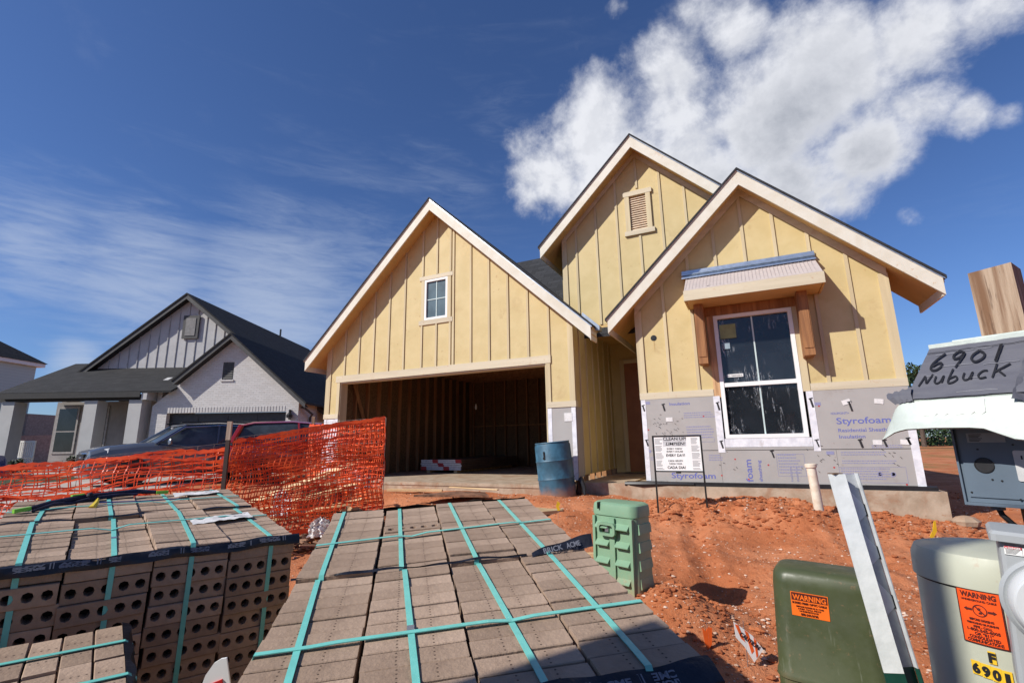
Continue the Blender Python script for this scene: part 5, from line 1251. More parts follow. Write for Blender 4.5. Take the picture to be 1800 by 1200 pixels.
# crumpled tape folding over the right edge and hanging down
mb_ = MB(PW); vs = []; nI, nJ = 34, 12
for i in range(nI+1):
    f_ = 1.02-1.12*i/nI
    for j in range(nJ+1):
        g_ = j/nJ; p = cpt(.93, f_, .010); wob = float(vnoise(np.array(i*.8), np.array(j*1.1), 13)); wob2 = float(vnoise(np.array(i*.45+9), np.array(j*.8), 14))
        vs.append(tuple(p+Vector((.115*g_+.012*wob*g_, .03*g_+.03*wob2*g_+.006*math.sin(i*2.4)*g_, -.16*g_*g_*(1.25-f_*.6)+.010*wob))))
mb_.add(vs, [(i*(nJ+1)+j, (i+1)*(nJ+1)+j, (i+1)*(nJ+1)+j+1, i*(nJ+1)+j+1) for i in range(nI) for j in range(nJ)]); mb_.build('tape_fold', mat('crumpled_tape', (.13, .13, .145), .34, .2, 8, .5, 30, col2=(.08, .08, .095), spec=.6), cvo, smooth=True)
mb_ = MB(PW); vs = []
for i in range(13):
    f_ = i/12; w0_ = .0035*math.sin(i*1.9); vs += [tuple(Vector((xl_b+.012-.085*f_, yb_+.02+.012*f_, zb2+.050-.018*f_+w0_))), tuple(Vector((xl_b+.014-.078*f_, yb_-.004+.012*f_, zb2+.026-.014*f_-w0_))), tuple(Vector((xl_b+.018-.058*f_, yb_-.010+.014*f_, zb2+.000-.010*f_+w0_*.5)))]
mb_.add(vs, [(3*i+j, 3*i+j+1, 3*i+4+j, 3*i+3+j) for i in range(12) for j in range(2)]); mb_.build('loose_tape_tab', tapem, cvo, smooth=True)
def lipring(x, e, yo, zo):
    return [(x, yb_+.004+yo, zb2+.002+zo), (x, yb_-.014+yo, zb2-.030+zo), (x, yb_-.022+yo, zb2-.066-e*.3+zo), (x, yb_-.034+yo, zb2-.084-e*.7+zo), (x, yb_-.040+yo, zb2-.104-e+zo), (x, yb_-.033+yo, zb2-.108-e+zo), (x, yb_-.026+yo, zb2-.084-e*.7+zo), (x, yb_-.014+yo, zb2-.064-e*.3+zo), (x, yb_-.006+yo, zb2-.030+zo), (x, yb_+.010+yo, zb2-.006+zo)]
def squeeze(ring, k, zc_): return [(p[0], p[1], zc_+(p[2]-zc_)*k) for p in ring]
secs = [squeeze(lipring(-.212, .030, .016, 0), .16, -.008), squeeze(lipring(-.192, .022, .012, 0), .42, .004), squeeze(lipring(-.168, .006, .006, 0), .74, .016), squeeze(lipring(-.148, .0, .003, 0), .93, .02), lipring(-.128, -.004, 0, 0), lipring(-.05, -.006, 0, 0), lipring(.04, -.004, 0, 0), lipring(.075, .0, 0, 0), lipring(.105, .016, 0, 0), lipring(.140, .034, .0, 0), lipring(.176, .040, .0, 0)]
MB(PW).loft(secs).build('flared_lip', cover, cvo, True)
chalk = mat('chalk_patch', (.68, .68, .65), .7, .25, 26, .2, 50, col2=(.56, .58, .55))
mb_ = MB(PW); vs = []
for i in range(13):
    x = -.082+.165*i/12; j_ = .006*math.sin(i*2.7); nf = lambda y_, z_: (x+j_*.2, yb_+y_-.0016, zb2+z_+.0008)
    vs += [nf(-.0035+j_*.1, -.006-abs(j_)*.5), nf(-.014, -.030), nf(-.0195, -.058+j_*1.2)]
mb_.add(vs, [(3*i+j, 3*i+j+1, 3*i+4+j, 3*i+3+j) for i in range(12) for j in range(2)]); mb_.build('worn_paint_patch', chalk, cvo, smooth=True)
MB(PW).box(xl_t-.006, xr_t+.03, yt-.004, yt+.012, zt2-.004, zt2+.013).box(-.02, xr_t+.03, yt+.0125, yt+.018, zt2+.0, zt2+.020).build('back_rim', cover, cvo)
MB(PW).prism([(.178, -.030), (.196, -.050), (.215, .005), (.228, .075), (.210, .10), (.186, .055)], yb_-.036, yb_-.022).build('cover_ear', cover, cvo)
MB(PW).prism([(.192, .015), (.199, .013), (.208, .045), (.200, .048)], yb_-.0366, yb_-.0361).build('ear_slot', blackm, cvo)
def taf(u, f, sc):
    o_ = cpt(0, f, .0105)+Vector((u, 0, 0)); k = sc if isinstance(sc, tuple) else (sc, sc)
    return PW @ frame(o_, (1, 0, 0), SLP) @ Matrix.Diagonal((k[0], k[1], 1, 1))
GL = {'6': [[(.72, 1.0), (.35, .72), (.08, .38), (.10, .08), (.42, .0), (.70, .18), (.66, .40), (.40, .42), (.14, .25)]],
      '9': [[(.74, .85), (.42, 1.0), (.12, .80), (.20, .56), (.52, .60), (.74, .85), (.66, .50), (.44, .0)]],
      '0': [[(.42, .85), (.12, .62), (.10, .36), (.40, .18), (.76, .36), (.76, .62), (.42, .85)]],
      '1': [[(.46, 1.05), (.38, .0)], [(.40, 1.0), (.32, .05)]],
      'N': [[(.02, .0), (.24, .80)], [(.24, .80), (.52, .18)], [(.52, .18), (.78, .90)]],
      'u': [[(.10, .66), (.12, .25), (.32, .08), (.55, .22), (.64, .66), (.66, .10)]],
      'b': [[(.18, 1.1), (.12, .10), (.42, .0), (.70, .22), (.52, .48), (.15, .34)]],
      'c': [[(.64, .62), (.34, .62), (.12, .35), (.30, .08), (.66, .14)]],
      'k': [[(.14, 1.05), (.10, .0)], [(.98, .95), (.14, .42)], [(.36, .50), (.86, .06)]]}
def hand(s, u, f, sc, adv, w_, df=0.):
    for n_, ch in enumerate(s):
        for st2 in GL[ch]:
            P = [Vector((p[0], p[1], 0)) for p in st2]; Q = []
            for i in range(len(P)-1):
                for q_ in range(5):
                    t_ = q_/5; p_1 = P[max(i-1, 0)]; p_2 = P[i]; p_3 = P[i+1]; p_4 = P[min(i+2, len(P)-1)]
                    Q.append(.5*((2*p_2)+(-p_1+p_3)*t_+(2*p_1-5*p_2+4*p_3-p_4)*t_*t_+(-p_1+3*p_2-3*p_3+p_4)*t_**3))
            Q.append(P[-1]); stroke([(q_.x+.18*q_.y, q_.y) for q_ in Q], w_, taf(u, f+df*n_, sc), blackink, cvo, 'marker_stroke')
        u += adv
hand('6901', .030, .50, (.046, .088), .054, .13, .012); hand('Nubuck', .018, .22, (.040, .066), .0385, .13, .008)
# cable from the box down to the ground
cp = lambda x, y, z: tuple(PW @ Vector((x, y, z)))
MB().tube([cp(.02, .04, -.232), cp(.028, .04, -.262), cp(.05, .04, -.29), cp(.085, .05, -.325), cp(.125, .06, -.37), cp(.14, .06, -.6), cp(.13, .07, pz+.1)], .0085, 10).build('power_cable', black, pp, True)
MB().tube([cp(.02, .04, -.2325), cp(.02, .04, -.246)], .02, 14).build('cable_gland', boxc, pp, True)
# unseen pole and truck, added to shade the beige pedestal and nearest bricks
s0 = c2w(-3.018, -.662, 0); g = G(s0.x, s0.y)
up1 = thing('shadow_pole', 'unseen slim round timber pole added left of the camera to cast a shadow', 'pole', (s0.x, s0.y, g))
MB(Matrix.Translation((s0.x, s0.y, g))).lathe([(.085, -.3), (.075, 3.6-g), (.07, 3.65-g)], 20).build('shaft', grey_w, up1, True)
t0 = c2w(-2.27, .085, 0); tg = -1.72
M = Matrix.Translation((t0.x, t0.y, tg)) @ CF @ Matrix.Rotation(math.atan2(-.897, .442), 4, 'Z')
trk = thing('shadow_truck', 'unseen plain dark green box truck added behind the camera to cast a shadow', 'truck', (t0.x, t0.y, tg), CF @ Matrix.Rotation(math.atan2(-.897, .442), 4, 'Z'))  # added out of view so its box shades the nearest brick pack
MB(M).box(0, 5.2, -2.2, 0, .95, 3.49).build('cargo_box', dgreen, trk); MB(M).box(5.3, 6.9, -2.1, -.1, .7, 2.6).build('cab', dgreen, trk); MB(M).box(.1, 6.7, -1.9, -.3, .6, .94).build('chassis', blackm, trk)
for x in (1.0, 6.0):
    for y in (-2.0, -.25): MB(M @ Matrix.Translation((x, y, .45)) @ Matrix.Rotation(R_(90), 4, 'X')).lathe([(.3, -.12), (.45, -.12), (.45, .12), (.3, .12)], 20).build('wheel', MATS.get('tyre_rubber') or mat('tyre_rubber', (.02, .02, .02), .8), trk, True)

# ------------------------------------------------------------------ netting enclosure
ora = mat('orange_netting', (.86, .125, .028), .45, .12, 4, spec=.3, col2=(.62, .05, .015)); wirem = mat('rusty_wire', (.30, .22, .19), .5, .3, 20, metal=.4)
def netting(name, label, path, top, bot, seed, cell=.095, layers=1, sag=.05, wires=True, net_bot=None, wob=1.0, vstep=2):
    """path: list of ground-plan points (C frame); top/bot: heights at those points"""
    rng = random.Random(seed); pts = [Vector(p) for p in path]; L = [0]
    for a, b_ in zip(pts[:-1], pts[1:]): L.append(L[-1]+(b_-a).length)
    def at(s):
        s = min(max(s, 0), L[-1]-1e-5)
        for i in range(len(L)-1):
            if s <= L[i+1]:
                f_ = (s-L[i])/(L[i+1]-L[i]); p = pts[i].lerp(pts[i+1], f_); return p, top[i]+(top[i+1]-top[i])*f_, bot[i]+(bot[i+1]-bot[i])*f_, (pts[i+1]-pts[i]).normalized()
    m_ = pts[len(pts)//2]; base = c2w(m_.x, m_.y, GC(m_.x, m_.y))
    r = thing(name, label, 'safety netting', base)
    T_ = L[-1]
    # welded wire grid behind the net
    if wires:
        mb_ = MB(); n = int(T_/.152)
        for k in range(n+1):
            p, zt_, zb_, d = at(T_*k/n); q0 = c2w(p.x, p.y, zb_); q1 = c2w(p.x, p.y, zt_); mb_.tube([q0, q1], .0021, 4, False)
        for k in range(9):
            P = []
            for i in range(int(T_/.3)+2):
                p, zt_, zb_, d = at(T_*i/(int(T_/.3)+1)); P.append(c2w(p.x, p.y, zb_+(zt_-zb_)*k/8))
            mb_.tube(P, .0021, 4, False)
        mb_.build('wire_mesh', wirem, r, kind='stuff')
    for ly in range(layers):
        mb_ = MB(); ns = int(T_/.05); rows = 24; grid = {}
        off0 = .012+ly*.03
        for i in range(ns+1):
            p, zt_, zb_, d = at(T_*i/ns); nrm = Vector((-d.y, d.x, 0)) if True else None
            if net_bot is not None: pass
            for j in range(rows+1):
                s = T_*i/ns; f_ = j/rows
                bunch = f_+wob*.045*math.sin(s*1.7+seed+j*.5+ly)+wob*.03*math.sin(s*4.1+j*1.3+seed*2+ly*2)+.02*rng.uniform(-1, 1)*.4
                z = zb_+(zt_-zb_)*min(1.0, max(0, bunch))-sag*(1-abs(2*((s*.7+.3*ly) % 1)-1))*(f_*.6+.2)
                w_ = .03*math.sin(s*6+j*.8+seed)*(1-.5*f_)+off0
                grid[i, j] = c2w(p.x+(-d.y)*-w_*-1, p.y+(d.x)*-w_, z)
        hw = .0060
        upv = Vector((0, 0, 1))
        for j in range(rows+1):
            hh = hw*(2.3 if j in (0, rows) else rng.uniform(.8, 1.3)); vs = []
            for i in range(ns+1):
                g_ = grid[i, j]; k_ = hh*(1.35 if i % 2 else .75); vs += [tuple(g_-upv*k_), tuple(g_+upv*k_)]
            mb_.add(vs, [(2*i, 2*i+2, 2*i+3, 2*i+1) for i in range(ns)])
        for i in range(0, ns+1, vstep):
            dv = (grid[min(i+1, ns), 0]-grid[max(i-1, 0), 0]).normalized()*.0052
            vs = []
            for j in range(rows+1): g_ = grid[i, j]; vs += [tuple(g_-dv), tuple(g_+dv)]
            mb_.add(vs, [(2*j, 2*j+1, 2*j+3, 2*j+2) for j in range(rows)])
        mb_.build('orange_mesh', ora, r, kind='stuff')
    return r
netting('netting_fence', 'orange plastic netting sagging on wire mesh left of the wooden stake', [(-7.6, 4.75, 0), (-5.3, 4.7, 0), (-2.90, 5.02, 0)], [-.20, -.17, .06], [-.95, -.85, -.80], 3, layers=2, sag=.07)
netting('netting_enclosure', 'orange netting corner on wire mesh around the rubbish, right of the stake', [(-2.85, 5.03, 0), (-1.44, 5.5, 0)], [.11, .315], [-.90, -.80], 5, layers=2, sag=.04, wob=.45, vstep=1)
netting('safety_netting', 'orange netting side panel running back from the enclosure corner', [(-1.45, 5.53, 0), (-2.95, 7.05, 0)], [.315, .34], [-.80, -.85], 9, layers=1, sag=.04, wob=.5, vstep=1)
def stake(x, d, top, label, m=grey_w, w_=.035):
    p = c2w(x, d, 0); g = G(p.x, p.y); o = MB(CF @ Matrix.Translation((x, d, 0))); o.loft([[(-w_, -w_*.6, g-.1), (w_, -w_*.6, g-.1), (w_, w_*.6, g-.1), (-w_, w_*.6, g-.1)], [(-w_, -w_*.6, top), (w_, -w_*.6, top), (w_, w_*.6, top-.01), (-w_, w_*.6, top-.01)]])
    return solo(o, 'wooden_stake', m, label, 'stake')
sk = thing('fence_post', 'thin steel post, pale at the top and dark below, holding the orange netting', 'fence post', tuple(c2w(-2.88, 4.95, GC(-2.88, 4.95))))
MB(CF).box(-2.902, -2.858, 4.93, 4.955, .085, .27).build('pale_top', wood('pale_stake', (.42, .34, .27), (.32, .25, .19), 10, 2), sk); MB(CF).box(-2.900, -2.860, 4.932, 4.953, -1.1, .0845).build('dark_shaft', mat('dark_post', (.045, .025, .02), .7), sk)
stake(-2.92, 7.1, .44, 'thin wooden stake at the rear corner of the netting', w_=.02)
dk = mat('dark_stake', (.05, .035, .03), .8)
stake(-5.05, 4.85, -.42, 'short dark stake behind the left netting', dk, .022); stake(-4.5, 5.1, -.43, 'short thin dark stake behind the left netting', dk, .015)
# rubbish in the enclosure
def gcz(x, d): return GC(x, d)
def cpl(x0, d0, z0, x1, d1, z1, wd, th, m, lab, roll=0., name='plank', cat='plank'): return plank(tuple(c2w(x0, d0, z0)), tuple(c2w(x1, d1, z1)), wd, th, m, lab, name, roll, cat)
cpl(-3.6, 6.6, -.75, -1.95, 6.3, -.18, .14, .03, fresh, 'upper leaning pale board in the netted rubbish heap', .5)
cpl(-3.3, 6.2, -.80, -1.8, 6.0, -.42, .09, .035, fresh, 'middle leaning stud in the netted rubbish heap', .3)
cpl(-3.0, 5.9, -.85, -1.75, 5.75, -.60, .10, .03, fresh, 'lowest slanting board in the netted rubbish heap', .2)
kraft = mat('kraft_cardboard', (.42, .26, .14), .85, .15, 8)
def crumple(name, lab, cat, x, d, z, w_, h, dep, m, seed, rot=0.):
    rng = random.Random(seed); mb_ = MB(CF @ Matrix.Translation((x, d, z)) @ Matrix.Rotation(rot, 4, 'Z')); n = 10
    vs = []; 
    for j in range(n+1):
        for i in range(n+1):
            u = i/n-.5; v = j/n; vs.append((u*w_*(1-.3*v)+rng.uniform(-.04, .04)*w_, dep*(rng.uniform(-.5, .5)+.5*math.sin(i*1.8)), v*h*(1-.5*abs(u))+rng.uniform(-.05, .05)*h))
    mb_.add(vs, [(j*(n+1)+i, j*(n+1)+i+1, (j+1)*(n+1)+i+1, (j+1)*(n+1)+i) for j in range(n) for i in range(n)])
    vs2 = [(p[0]*1.02, p[1]+dep*1.6, p[2]*.9) for p in vs]; mb_.add(vs2, [(j*(n+1)+i, (j+1)*(n+1)+i, (j+1)*(n+1)+i+1, j*(n+1)+i+1) for j in range(n) for i in range(n)])
    return solo(mb_, name, m, lab, cat)
crumple('cardboard_scrap', 'crumpled brown cardboard by the foot of the netting corner', 'cardboard', -1.72, 5.25, -.86, .42, .26, .05, kraft, 1)
crumple('cardboard_scrap', 'torn cardboard flap leaning behind the netted planks', 'cardboard', -2.35, 6.2, -.85, .7, .45, .06, kraft, 2, .3)
crumple('plastic_wrap', 'white crumpled plastic wrap left of the cardboard at the netting corner', 'plastic wrap', -2.0, 5.2, -.90, .26, .20, .05, paperm, 3)
crumple('plastic_wrap', 'white crumpled wrap among the planks in the enclosure', 'plastic wrap', -2.65, 5.7, -.75, .22, .30, .05, paperm, 4)
crumple('paper_bag', 'pale torn bag at the back of the rubbish heap', 'bag', -2.1, 6.6, -.55, .4, .25, .06, paperm, 5)
pile = MB(); rng = random.Random(9)
for k in range(260):
    x = rng.gauss(-2.4, .5); d = rng.gauss(5.75, .35); L_ = rng.uniform(.04, .22); a = rng.uniform(0, 6.3); zz = GC(x, d)+rng.uniform(0, .22)*math.exp(-((x+2.4)/.6)**2)
    p = c2w(x, d, zz); pile.box(-L_, L_, -.015, .015, -.006, .006, Matrix.Translation(p) @ Matrix.Rotation(a, 4, 'Z') @ Matrix.Rotation(rng.uniform(-.5, .5), 4, 'Y'))
o = pile.build('rubbish_pile', mat('mixed_scrap', (.34, .20, .12), .85, .6, 1.5, world_coords=True, col2=(.12, .06, .04)), kind='stuff'); tag(o, 'heap of small wood and paper scraps inside the orange netting', 'rubbish heap')
solo(MB(CF).tube([(-3.9, 7.6, -.80), (-3.4, 7.6, -.45), (-2.95, 7.6, -.25), (-2.6, 7.6, -.30), (-2.3, 7.6, -.50)], [.03, .028, .026, .028, .03], 7), 'dirt_pipe', kraft, 'curved pale hose over the dirt heap behind the netting', 'hose', True)

# ------------------------------------------------------------------ neighbours' ground: driveways
def sheet_c(name, poly, z, m, label=None, th=.06):
    mb_ = MB(CF).prism(poly, z-th, z, 'z'); o = mb_.build(name, m); o['kind'] = 'structure'; return o
sheet_c('driveway', [(-14.6, 8.3), (-8.6, 8.3), (-8.9, 19.55), (-14.3, 19.55)], -.925, pave)
sheet_c('street_pavement', [(-40, 3.8), (-6.3, 6.8), (-6.3, 8.29), (-40, 8.29)], -.93, pave)
sheet_c('lawn', [(-36, 8.35), (-14.65, 8.35), (-14.35, 19.2), (-36, 19.2)], -.945, mat('dull_grass', (.06, .075, .025), .9, .4, 20, .5, 80))

# ------------------------------------------------------------------ grey neighbour house
nh = thing('neighbour_house', 'light grey brick house with black shingle roofs, porch and dark garage door', 'house', tuple(c2w(-14, 20, -.95)))
stucco = mat('light_grey_siding', (.50, .49, .475), .7, .06, 3); darkt = mat('charcoal_trim', (.075, .072, .068), .6, .15, 8); darkd = mat('dark_soffit', (.03, .028, .027), .7)
brk = bpy.data.materials.new('painted_brick'); brk.use_nodes = True; t = NT(brk.node_tree); b = brk.node_tree.nodes['Principled BSDF']
gco = t.n('ShaderNodeTexCoord').outputs['UV']
bt = t.n('ShaderNodeTexBrick', {'Vector': gco, 'Color1': (.56, .53, .50, 1), 'Color2': (.64, .61, .58, 1), 'Mortar': (.49, .46, .43, 1), 'Scale': 1.0, 'Brick Width': .22, 'Row Height': .075, 'Mortar Size': .006, 'Mortar Smooth': .2})
brk.node_tree.links.new(bt.outputs[0], b.inputs['Base Color']); b.inputs['Roughness'].default_value = .8
brk.node_tree.links.new(t.n('ShaderNodeBump', {'Height': bt.outputs[1], 'Strength': .7, 'Distance': .01, }, invert=True).outputs[0], b.inputs['Normal'])
def NP(poly, y0, y1, m, name, ax='y', par=None, uv=None):
    o = MB(CF).prism(poly, y0, y1, ax).build(name, m, par or nh)
    if uv:
        me = o.data; u_ = me.uv_layers.new(name='UVMap'); inv = CF.inverted() @ Matrix.Translation(nh.location)
        for p in me.polygons:
            for li in p.loop_indices: co = inv @ me.vertices[me.loops[li].vertex_index].co; u_.data[li].uv = (co.x+co.y, co.z*uv)
    return o
def NB(x0, x1, y0, y1, z0, z1, m, name, par=None, uv=None): return NP([(x0, z0), (x1, z0), (x1, z1), (x0, z1)], y0, y1, m, name, 'y', par, uv)
GF = 19.6; gs = .877; gxa, gza_ = -11.57, 4.62
gz_ = lambda x: gza_-.18-gs*abs(x-gxa)
# garage gable: brick pieces round the door and the little window
nw = (-11.95, -11.49, 2.77, 3.50)
for x0, x1, z0, z1 in ((-14.65, -14.03, -.95, None), (-14.03, nw[0], 1.44, None), (nw[1], -9.19, 1.44, None), (-9.19, -8.70, -.95, None)):
    xm = [x for x in (gxa,) if x0 < x < x1]; P = [(x0, z0), (x1, z0), (x1, gz_(x1))]+[(x, gz_(x)) for x in xm]+[(x0, gz_(x0))]; NP(P, GF, GF+.2, brk, 'brick_wall', uv=1.0)
NP([(nw[0], 1.44), (nw[1], 1.44), (nw[1], nw[2]), (nw[0], nw[2])], GF, GF+.2, brk, 'brick_wall', uv=1.0); NP([(nw[0], nw[3]), (nw[1], nw[3]), (nw[1], gz_(nw[1])), (gxa, gz_(gxa)), (nw[0], gz_(nw[0]))], GF, GF+.2, brk, 'brick_wall', uv=1.0)
lw = NB(nw[0], nw[1], GF+.02, GF+.08, nw[2], nw[3], darkt, 'louver_window'); 
for k in range(7): NP([(GF+.0, nw[2]+.06+.09*k), (GF+.018, nw[2]+.10+.09*k), (GF+.018, nw[2]+.06+.09*k)], nw[0]+.05, nw[1]-.05, darkt, 'slat', 'x', lw)
NB(nw[0]-.04, nw[1]+.04, GF-.04, GF+.0, nw[2]-.07, nw[2]-.005, brk, 'window_sill', uv=1.0)
for k in range(40):
    x = -14.0+.12*k
    if x < -9.2: NB(x, x+.075, GF-.012, GF-.001, 1.445, 1.66, mat('painted_soldier', (.58, .55, .52), .8, .08, 3), 'soldier_brick')
gd = NB(-14.02, -9.2, GF+.22, GF+.28, -.93, 1.43, mat('dark_garage_door', (.035, .035, .036), .5), 'garage_door')
for k in range(4):
    for j in range(4): NB(-13.9+1.2*j, -12.85+1.2*j, GF+.205, GF+.219, -.85+.57*k, -.40+.57*k, MATS['dark_garage_door'], 'door_panel', gd)
def gable2(xa, za, hl, hr_, sl_, yf, yb, fh=.22, name='roof'):
    for sgn, hf_ in ((-1, hl), (1, hr_)):
        p = [(xa, za), (xa+sgn*hf_, za-sl_*hf_), (xa+sgn*hf_, za-sl_*hf_-fh), (xa, za-fh)]; p = p if sgn < 0 else p[::-1]
        NP(p, yf, yf+.04, darkt, 'rake_board')
        p = [(xa, za-fh*.7), (xa+sgn*hf_, za-fh*.7-sl_*hf_), (xa+sgn*hf_, za-fh*.8-sl_*hf_), (xa, za-fh*.8)]; p = p if sgn < 0 else p[::-1]
        NP(p, yf+.041, yf+.32, darkd, 'soffit')
        p = [(xa, za+.05), (xa+sgn*(hf_+.05), za+.05-sl_*(hf_+.05)), (xa+sgn*(hf_+.05), za-.03-sl_*(hf_+.05)), (xa, za-.03)]; p = p if sgn < 0 else p[::-1]
        o = MB(CF).prism(p, yf-.03, yb).build('shingle_roof', shing2, nh); uvproj(o)
gable2(gxa, gza_, 2.13, 3.27, gs, 19.25, 27.0)
# main gable wall with battens
mxa, mza = -15.14, 7.10; ms = .815
mz_ = lambda x: mza-.2-ms*abs(x-mxa)
NP([(-19.3, 3.45), (-10.0, 3.45), (mxa, mz_(mxa))][::1] if False else [(-19.45, 3.40), (-10.8, 3.40), (-10.8, mz_(-10.8)), (mxa, mz_(mxa)), (-19.45, mz_(-19.45))], 21.8, 22.0, stucco, 'gable_wall')
for k in range(18):
    x = -19.0+.43*k
    if mz_(x) > 3.5 and not (-15.5 < x < -14.4 and False): NP([(x-.02, 3.42), (x+.02, 3.42), (x+.02, mz_(x)), (x-.02, mz_(x))], 21.77, 21.799, mat('grey_batten', (.44, .43, .415), .7), 'batten')
gvw = NB(-15.32, -14.58, 21.70, 21.765, 5.02, 6.12, darkt, 'gable_window'); NB(-15.18, -14.72, 21.68, 21.699, 5.15, 5.99, mat('dull_louver', (.22, .21, .20), .6), 'louver_panel', gvw)
gable2(mxa, mza, 4.49, 7.3, ms, 21.45, 35.0, .24)
# porch roof plane, beam, columns, wall, windows
mb_ = MB(CF).prism([(19.25, 2.33), (22.5, 4.06), (22.5, 3.98), (19.25, 2.25)][::-1], -20.75, -13.72, 'x'); o = mb_.build('porch_roof', shing2, nh); uvproj(o, along='x')
NP([(22.5, 4.05), (26, 2.3), (26, 2.2), (22.5, 3.97)][::-1], -20.75, -19.4, shing2, 'porch_roof', 'x', uv=1)
NB(-20.75, -14.93, 19.21, 19.249, 2.08, 2.30, darkd, 'gutter'); NB(-20.7, -14.95, 19.4, 19.7, 1.98, 2.22, darkd, 'porch_beam'); NB(-20.7, -14.7, 19.7, 21.9, 2.2, 2.24, darkd, 'porch_ceiling')
NP([(19.26, 1.98), (20.6, 1.98), (20.6, 3.05), (19.26, 2.33)][::-1], -14.90, -14.68, stucco, 'porch_end_panel', 'x')
colm = mat('column_grey', (.47, .455, .435), .7, .05, 2)
for x in (-20.55, -17.22, -15.43): NB(x, x+.52, 19.35, 19.87, -.93, 1.979, colm, 'porch_column')
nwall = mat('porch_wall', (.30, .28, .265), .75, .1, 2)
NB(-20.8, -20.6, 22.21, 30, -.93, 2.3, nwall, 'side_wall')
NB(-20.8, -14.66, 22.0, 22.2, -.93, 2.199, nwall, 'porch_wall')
def nwin(x0, x1, z0, z1, y=22.0):
    o = NB(x0, x1, y-.04, y-.001, z0, z1, mat('taupe_frame', (.35, .33, .31), .5), 'window')
    zm_ = z0+(z1-z0)*.47; NB(x0+.09, x1-.09, y-.046, y-.041, z0+.09, zm_-.03, glassd, 'pane', o); NB(x0+.09, x1-.09, y-.046, y-.041, zm_+.03, z1-.09, glassd, 'pane', o)
nwin(-20.7, -19.7, -.1, 1.98); nwin(-19.15, -18.35, -.1, 1.98)
NB(-15.9, -15.0, 21.9, 21.999, -.9, 1.6, mat('dark_door', (.03, .03, .032), .5), 'front_door')
NB(-20.8, -14.7, 19.1, 22.0, -1.0, -.90, pave, 'porch_floor')
NB(-14.65, -14.45, 19.81, 22.0, -.93, 2.6, brk, 'brick_wall', uv=1); NB(-8.9, -8.7, 19.81, 34, -.93, 1.9, brk, 'brick_wall', uv=1)
NB(-8.69, -6.0, 25.5, 25.7, -.93, 2.2, mat('dark_brick', (.13, .095, .085), .8), 'rear_wing_wall')
mb_ = MB(CF).prism([(24.9, 2.15), (29, 5.3), (29, 5.2), (24.9, 2.05)][::-1], -9.6, -5.4, 'x'); o = mb_.build('wing_roof', shing2, nh); uvproj(o, along='x')
NB(-9.2, -5.4, 24.86, 24.899, 1.95, 2.14, darkd, 'gutter')
MB(CF).tube([(-8.66, 19.75, 1.62), (-8.5, 19.8, 1.55), (-8.45, 20.4, 1.35), (-8.62, 20.6, 1.25), (-8.62, 20.6, -.9)], .045, 8).build('downspout', darkt, nh)
sl2 = MB(CF).box(-9.02, -8.98, 19.45, 19.59, 1.10, 1.5); sl2.lathe([(.03, 1.1), (.11, 1.12), (.12, 1.22), (.03, 1.34)], 10, Matrix.Translation((-8.95, 19.38, .05))); sl2.build('wall_lamp', blackm, nh)
NB(-10.6, -10.5, 21.9, 22.0, 4.2, 4.9, blackm, 'vent_stub') if False else None
MB(CF).box(-14.9, -14.82, 30.0, 30.08, 6.8, 7.45).build('vent_stub', blackm, nh)

# far left two-storey pale green house
lh = thing('pale_green_house', 'pale green lapped two-storey house cut off by the left edge', 'house', tuple(c2w(-38, 30, -.95)))
gsid = bpy.data.materials.new('pale_green_lap'); gsid.use_nodes = True; t = NT(gsid.node_tree); b = gsid.node_tree.nodes['Principled BSDF']
zz = t.n('ShaderNodeSeparateXYZ', {0: t.n('ShaderNodeNewGeometry').outputs['Position']}).outputs[2]
sw = t.m('FRACT', t.m('MULTIPLY', zz, 5.0)); gsid.node_tree.links.new(t.mix(t.ss(sw, .0, .12), (.30, .38, .36, 1), (.46, .55, .52, 1)), b.inputs['Base Color']); b.inputs['Roughness'].default_value = .7
def LB(x0, x1, y0, y1, z0, z1, m, name, par=None): return MB(CF).box(x0, x1, y0, y1, z0, z1).build(name, m, par or lh)
LB(-43, -34.75, 24.5, 34.6, -.95, 6.05, gsid, 'wall')
LB(-43.3, -34.45, 24.1, 34.95, 6.051, 6.30, white, 'eave_board')
mb_ = MB(CF); mb_.add([(-43.4, 24.0, 6.31), (-34.35, 24.0, 6.31), (-34.35, 35.05, 6.31), (-43.4, 35.05, 6.31), (-38.9, 28.2, 9.6), (-38.9, 30.8, 9.6)], [(0, 1, 4), (1, 2, 5, 4), (2, 3, 5), (3, 0, 4, 5), (3, 2, 1, 0)]); o = mb_.build('hip_roof', shing2, lh); uvproj(o)
w_ = LB(-34.749, -34.70, 27.2, 28.6, 3.3, 5.5, white, 'window'); LB(-34.699, -34.68, 27.35, 28.45, 3.45, 5.35, glassb, 'pane', w_)
LB(-34.6, -33.6, 33.5, 36.5, -.95, 2.6, mat('tan_wall', (.36, .29, .25), .8), 'low_extension')
fence2 = MB(CF).box(-34.0, -21.2, 30.0, 30.08, -.95, 1.0); solo(fence2, 'board_fence', mat('tan_fence', (.36, .27, .22), .8, .2, 8), 'brownish board fence seen through the porch between the two houses', 'fence')
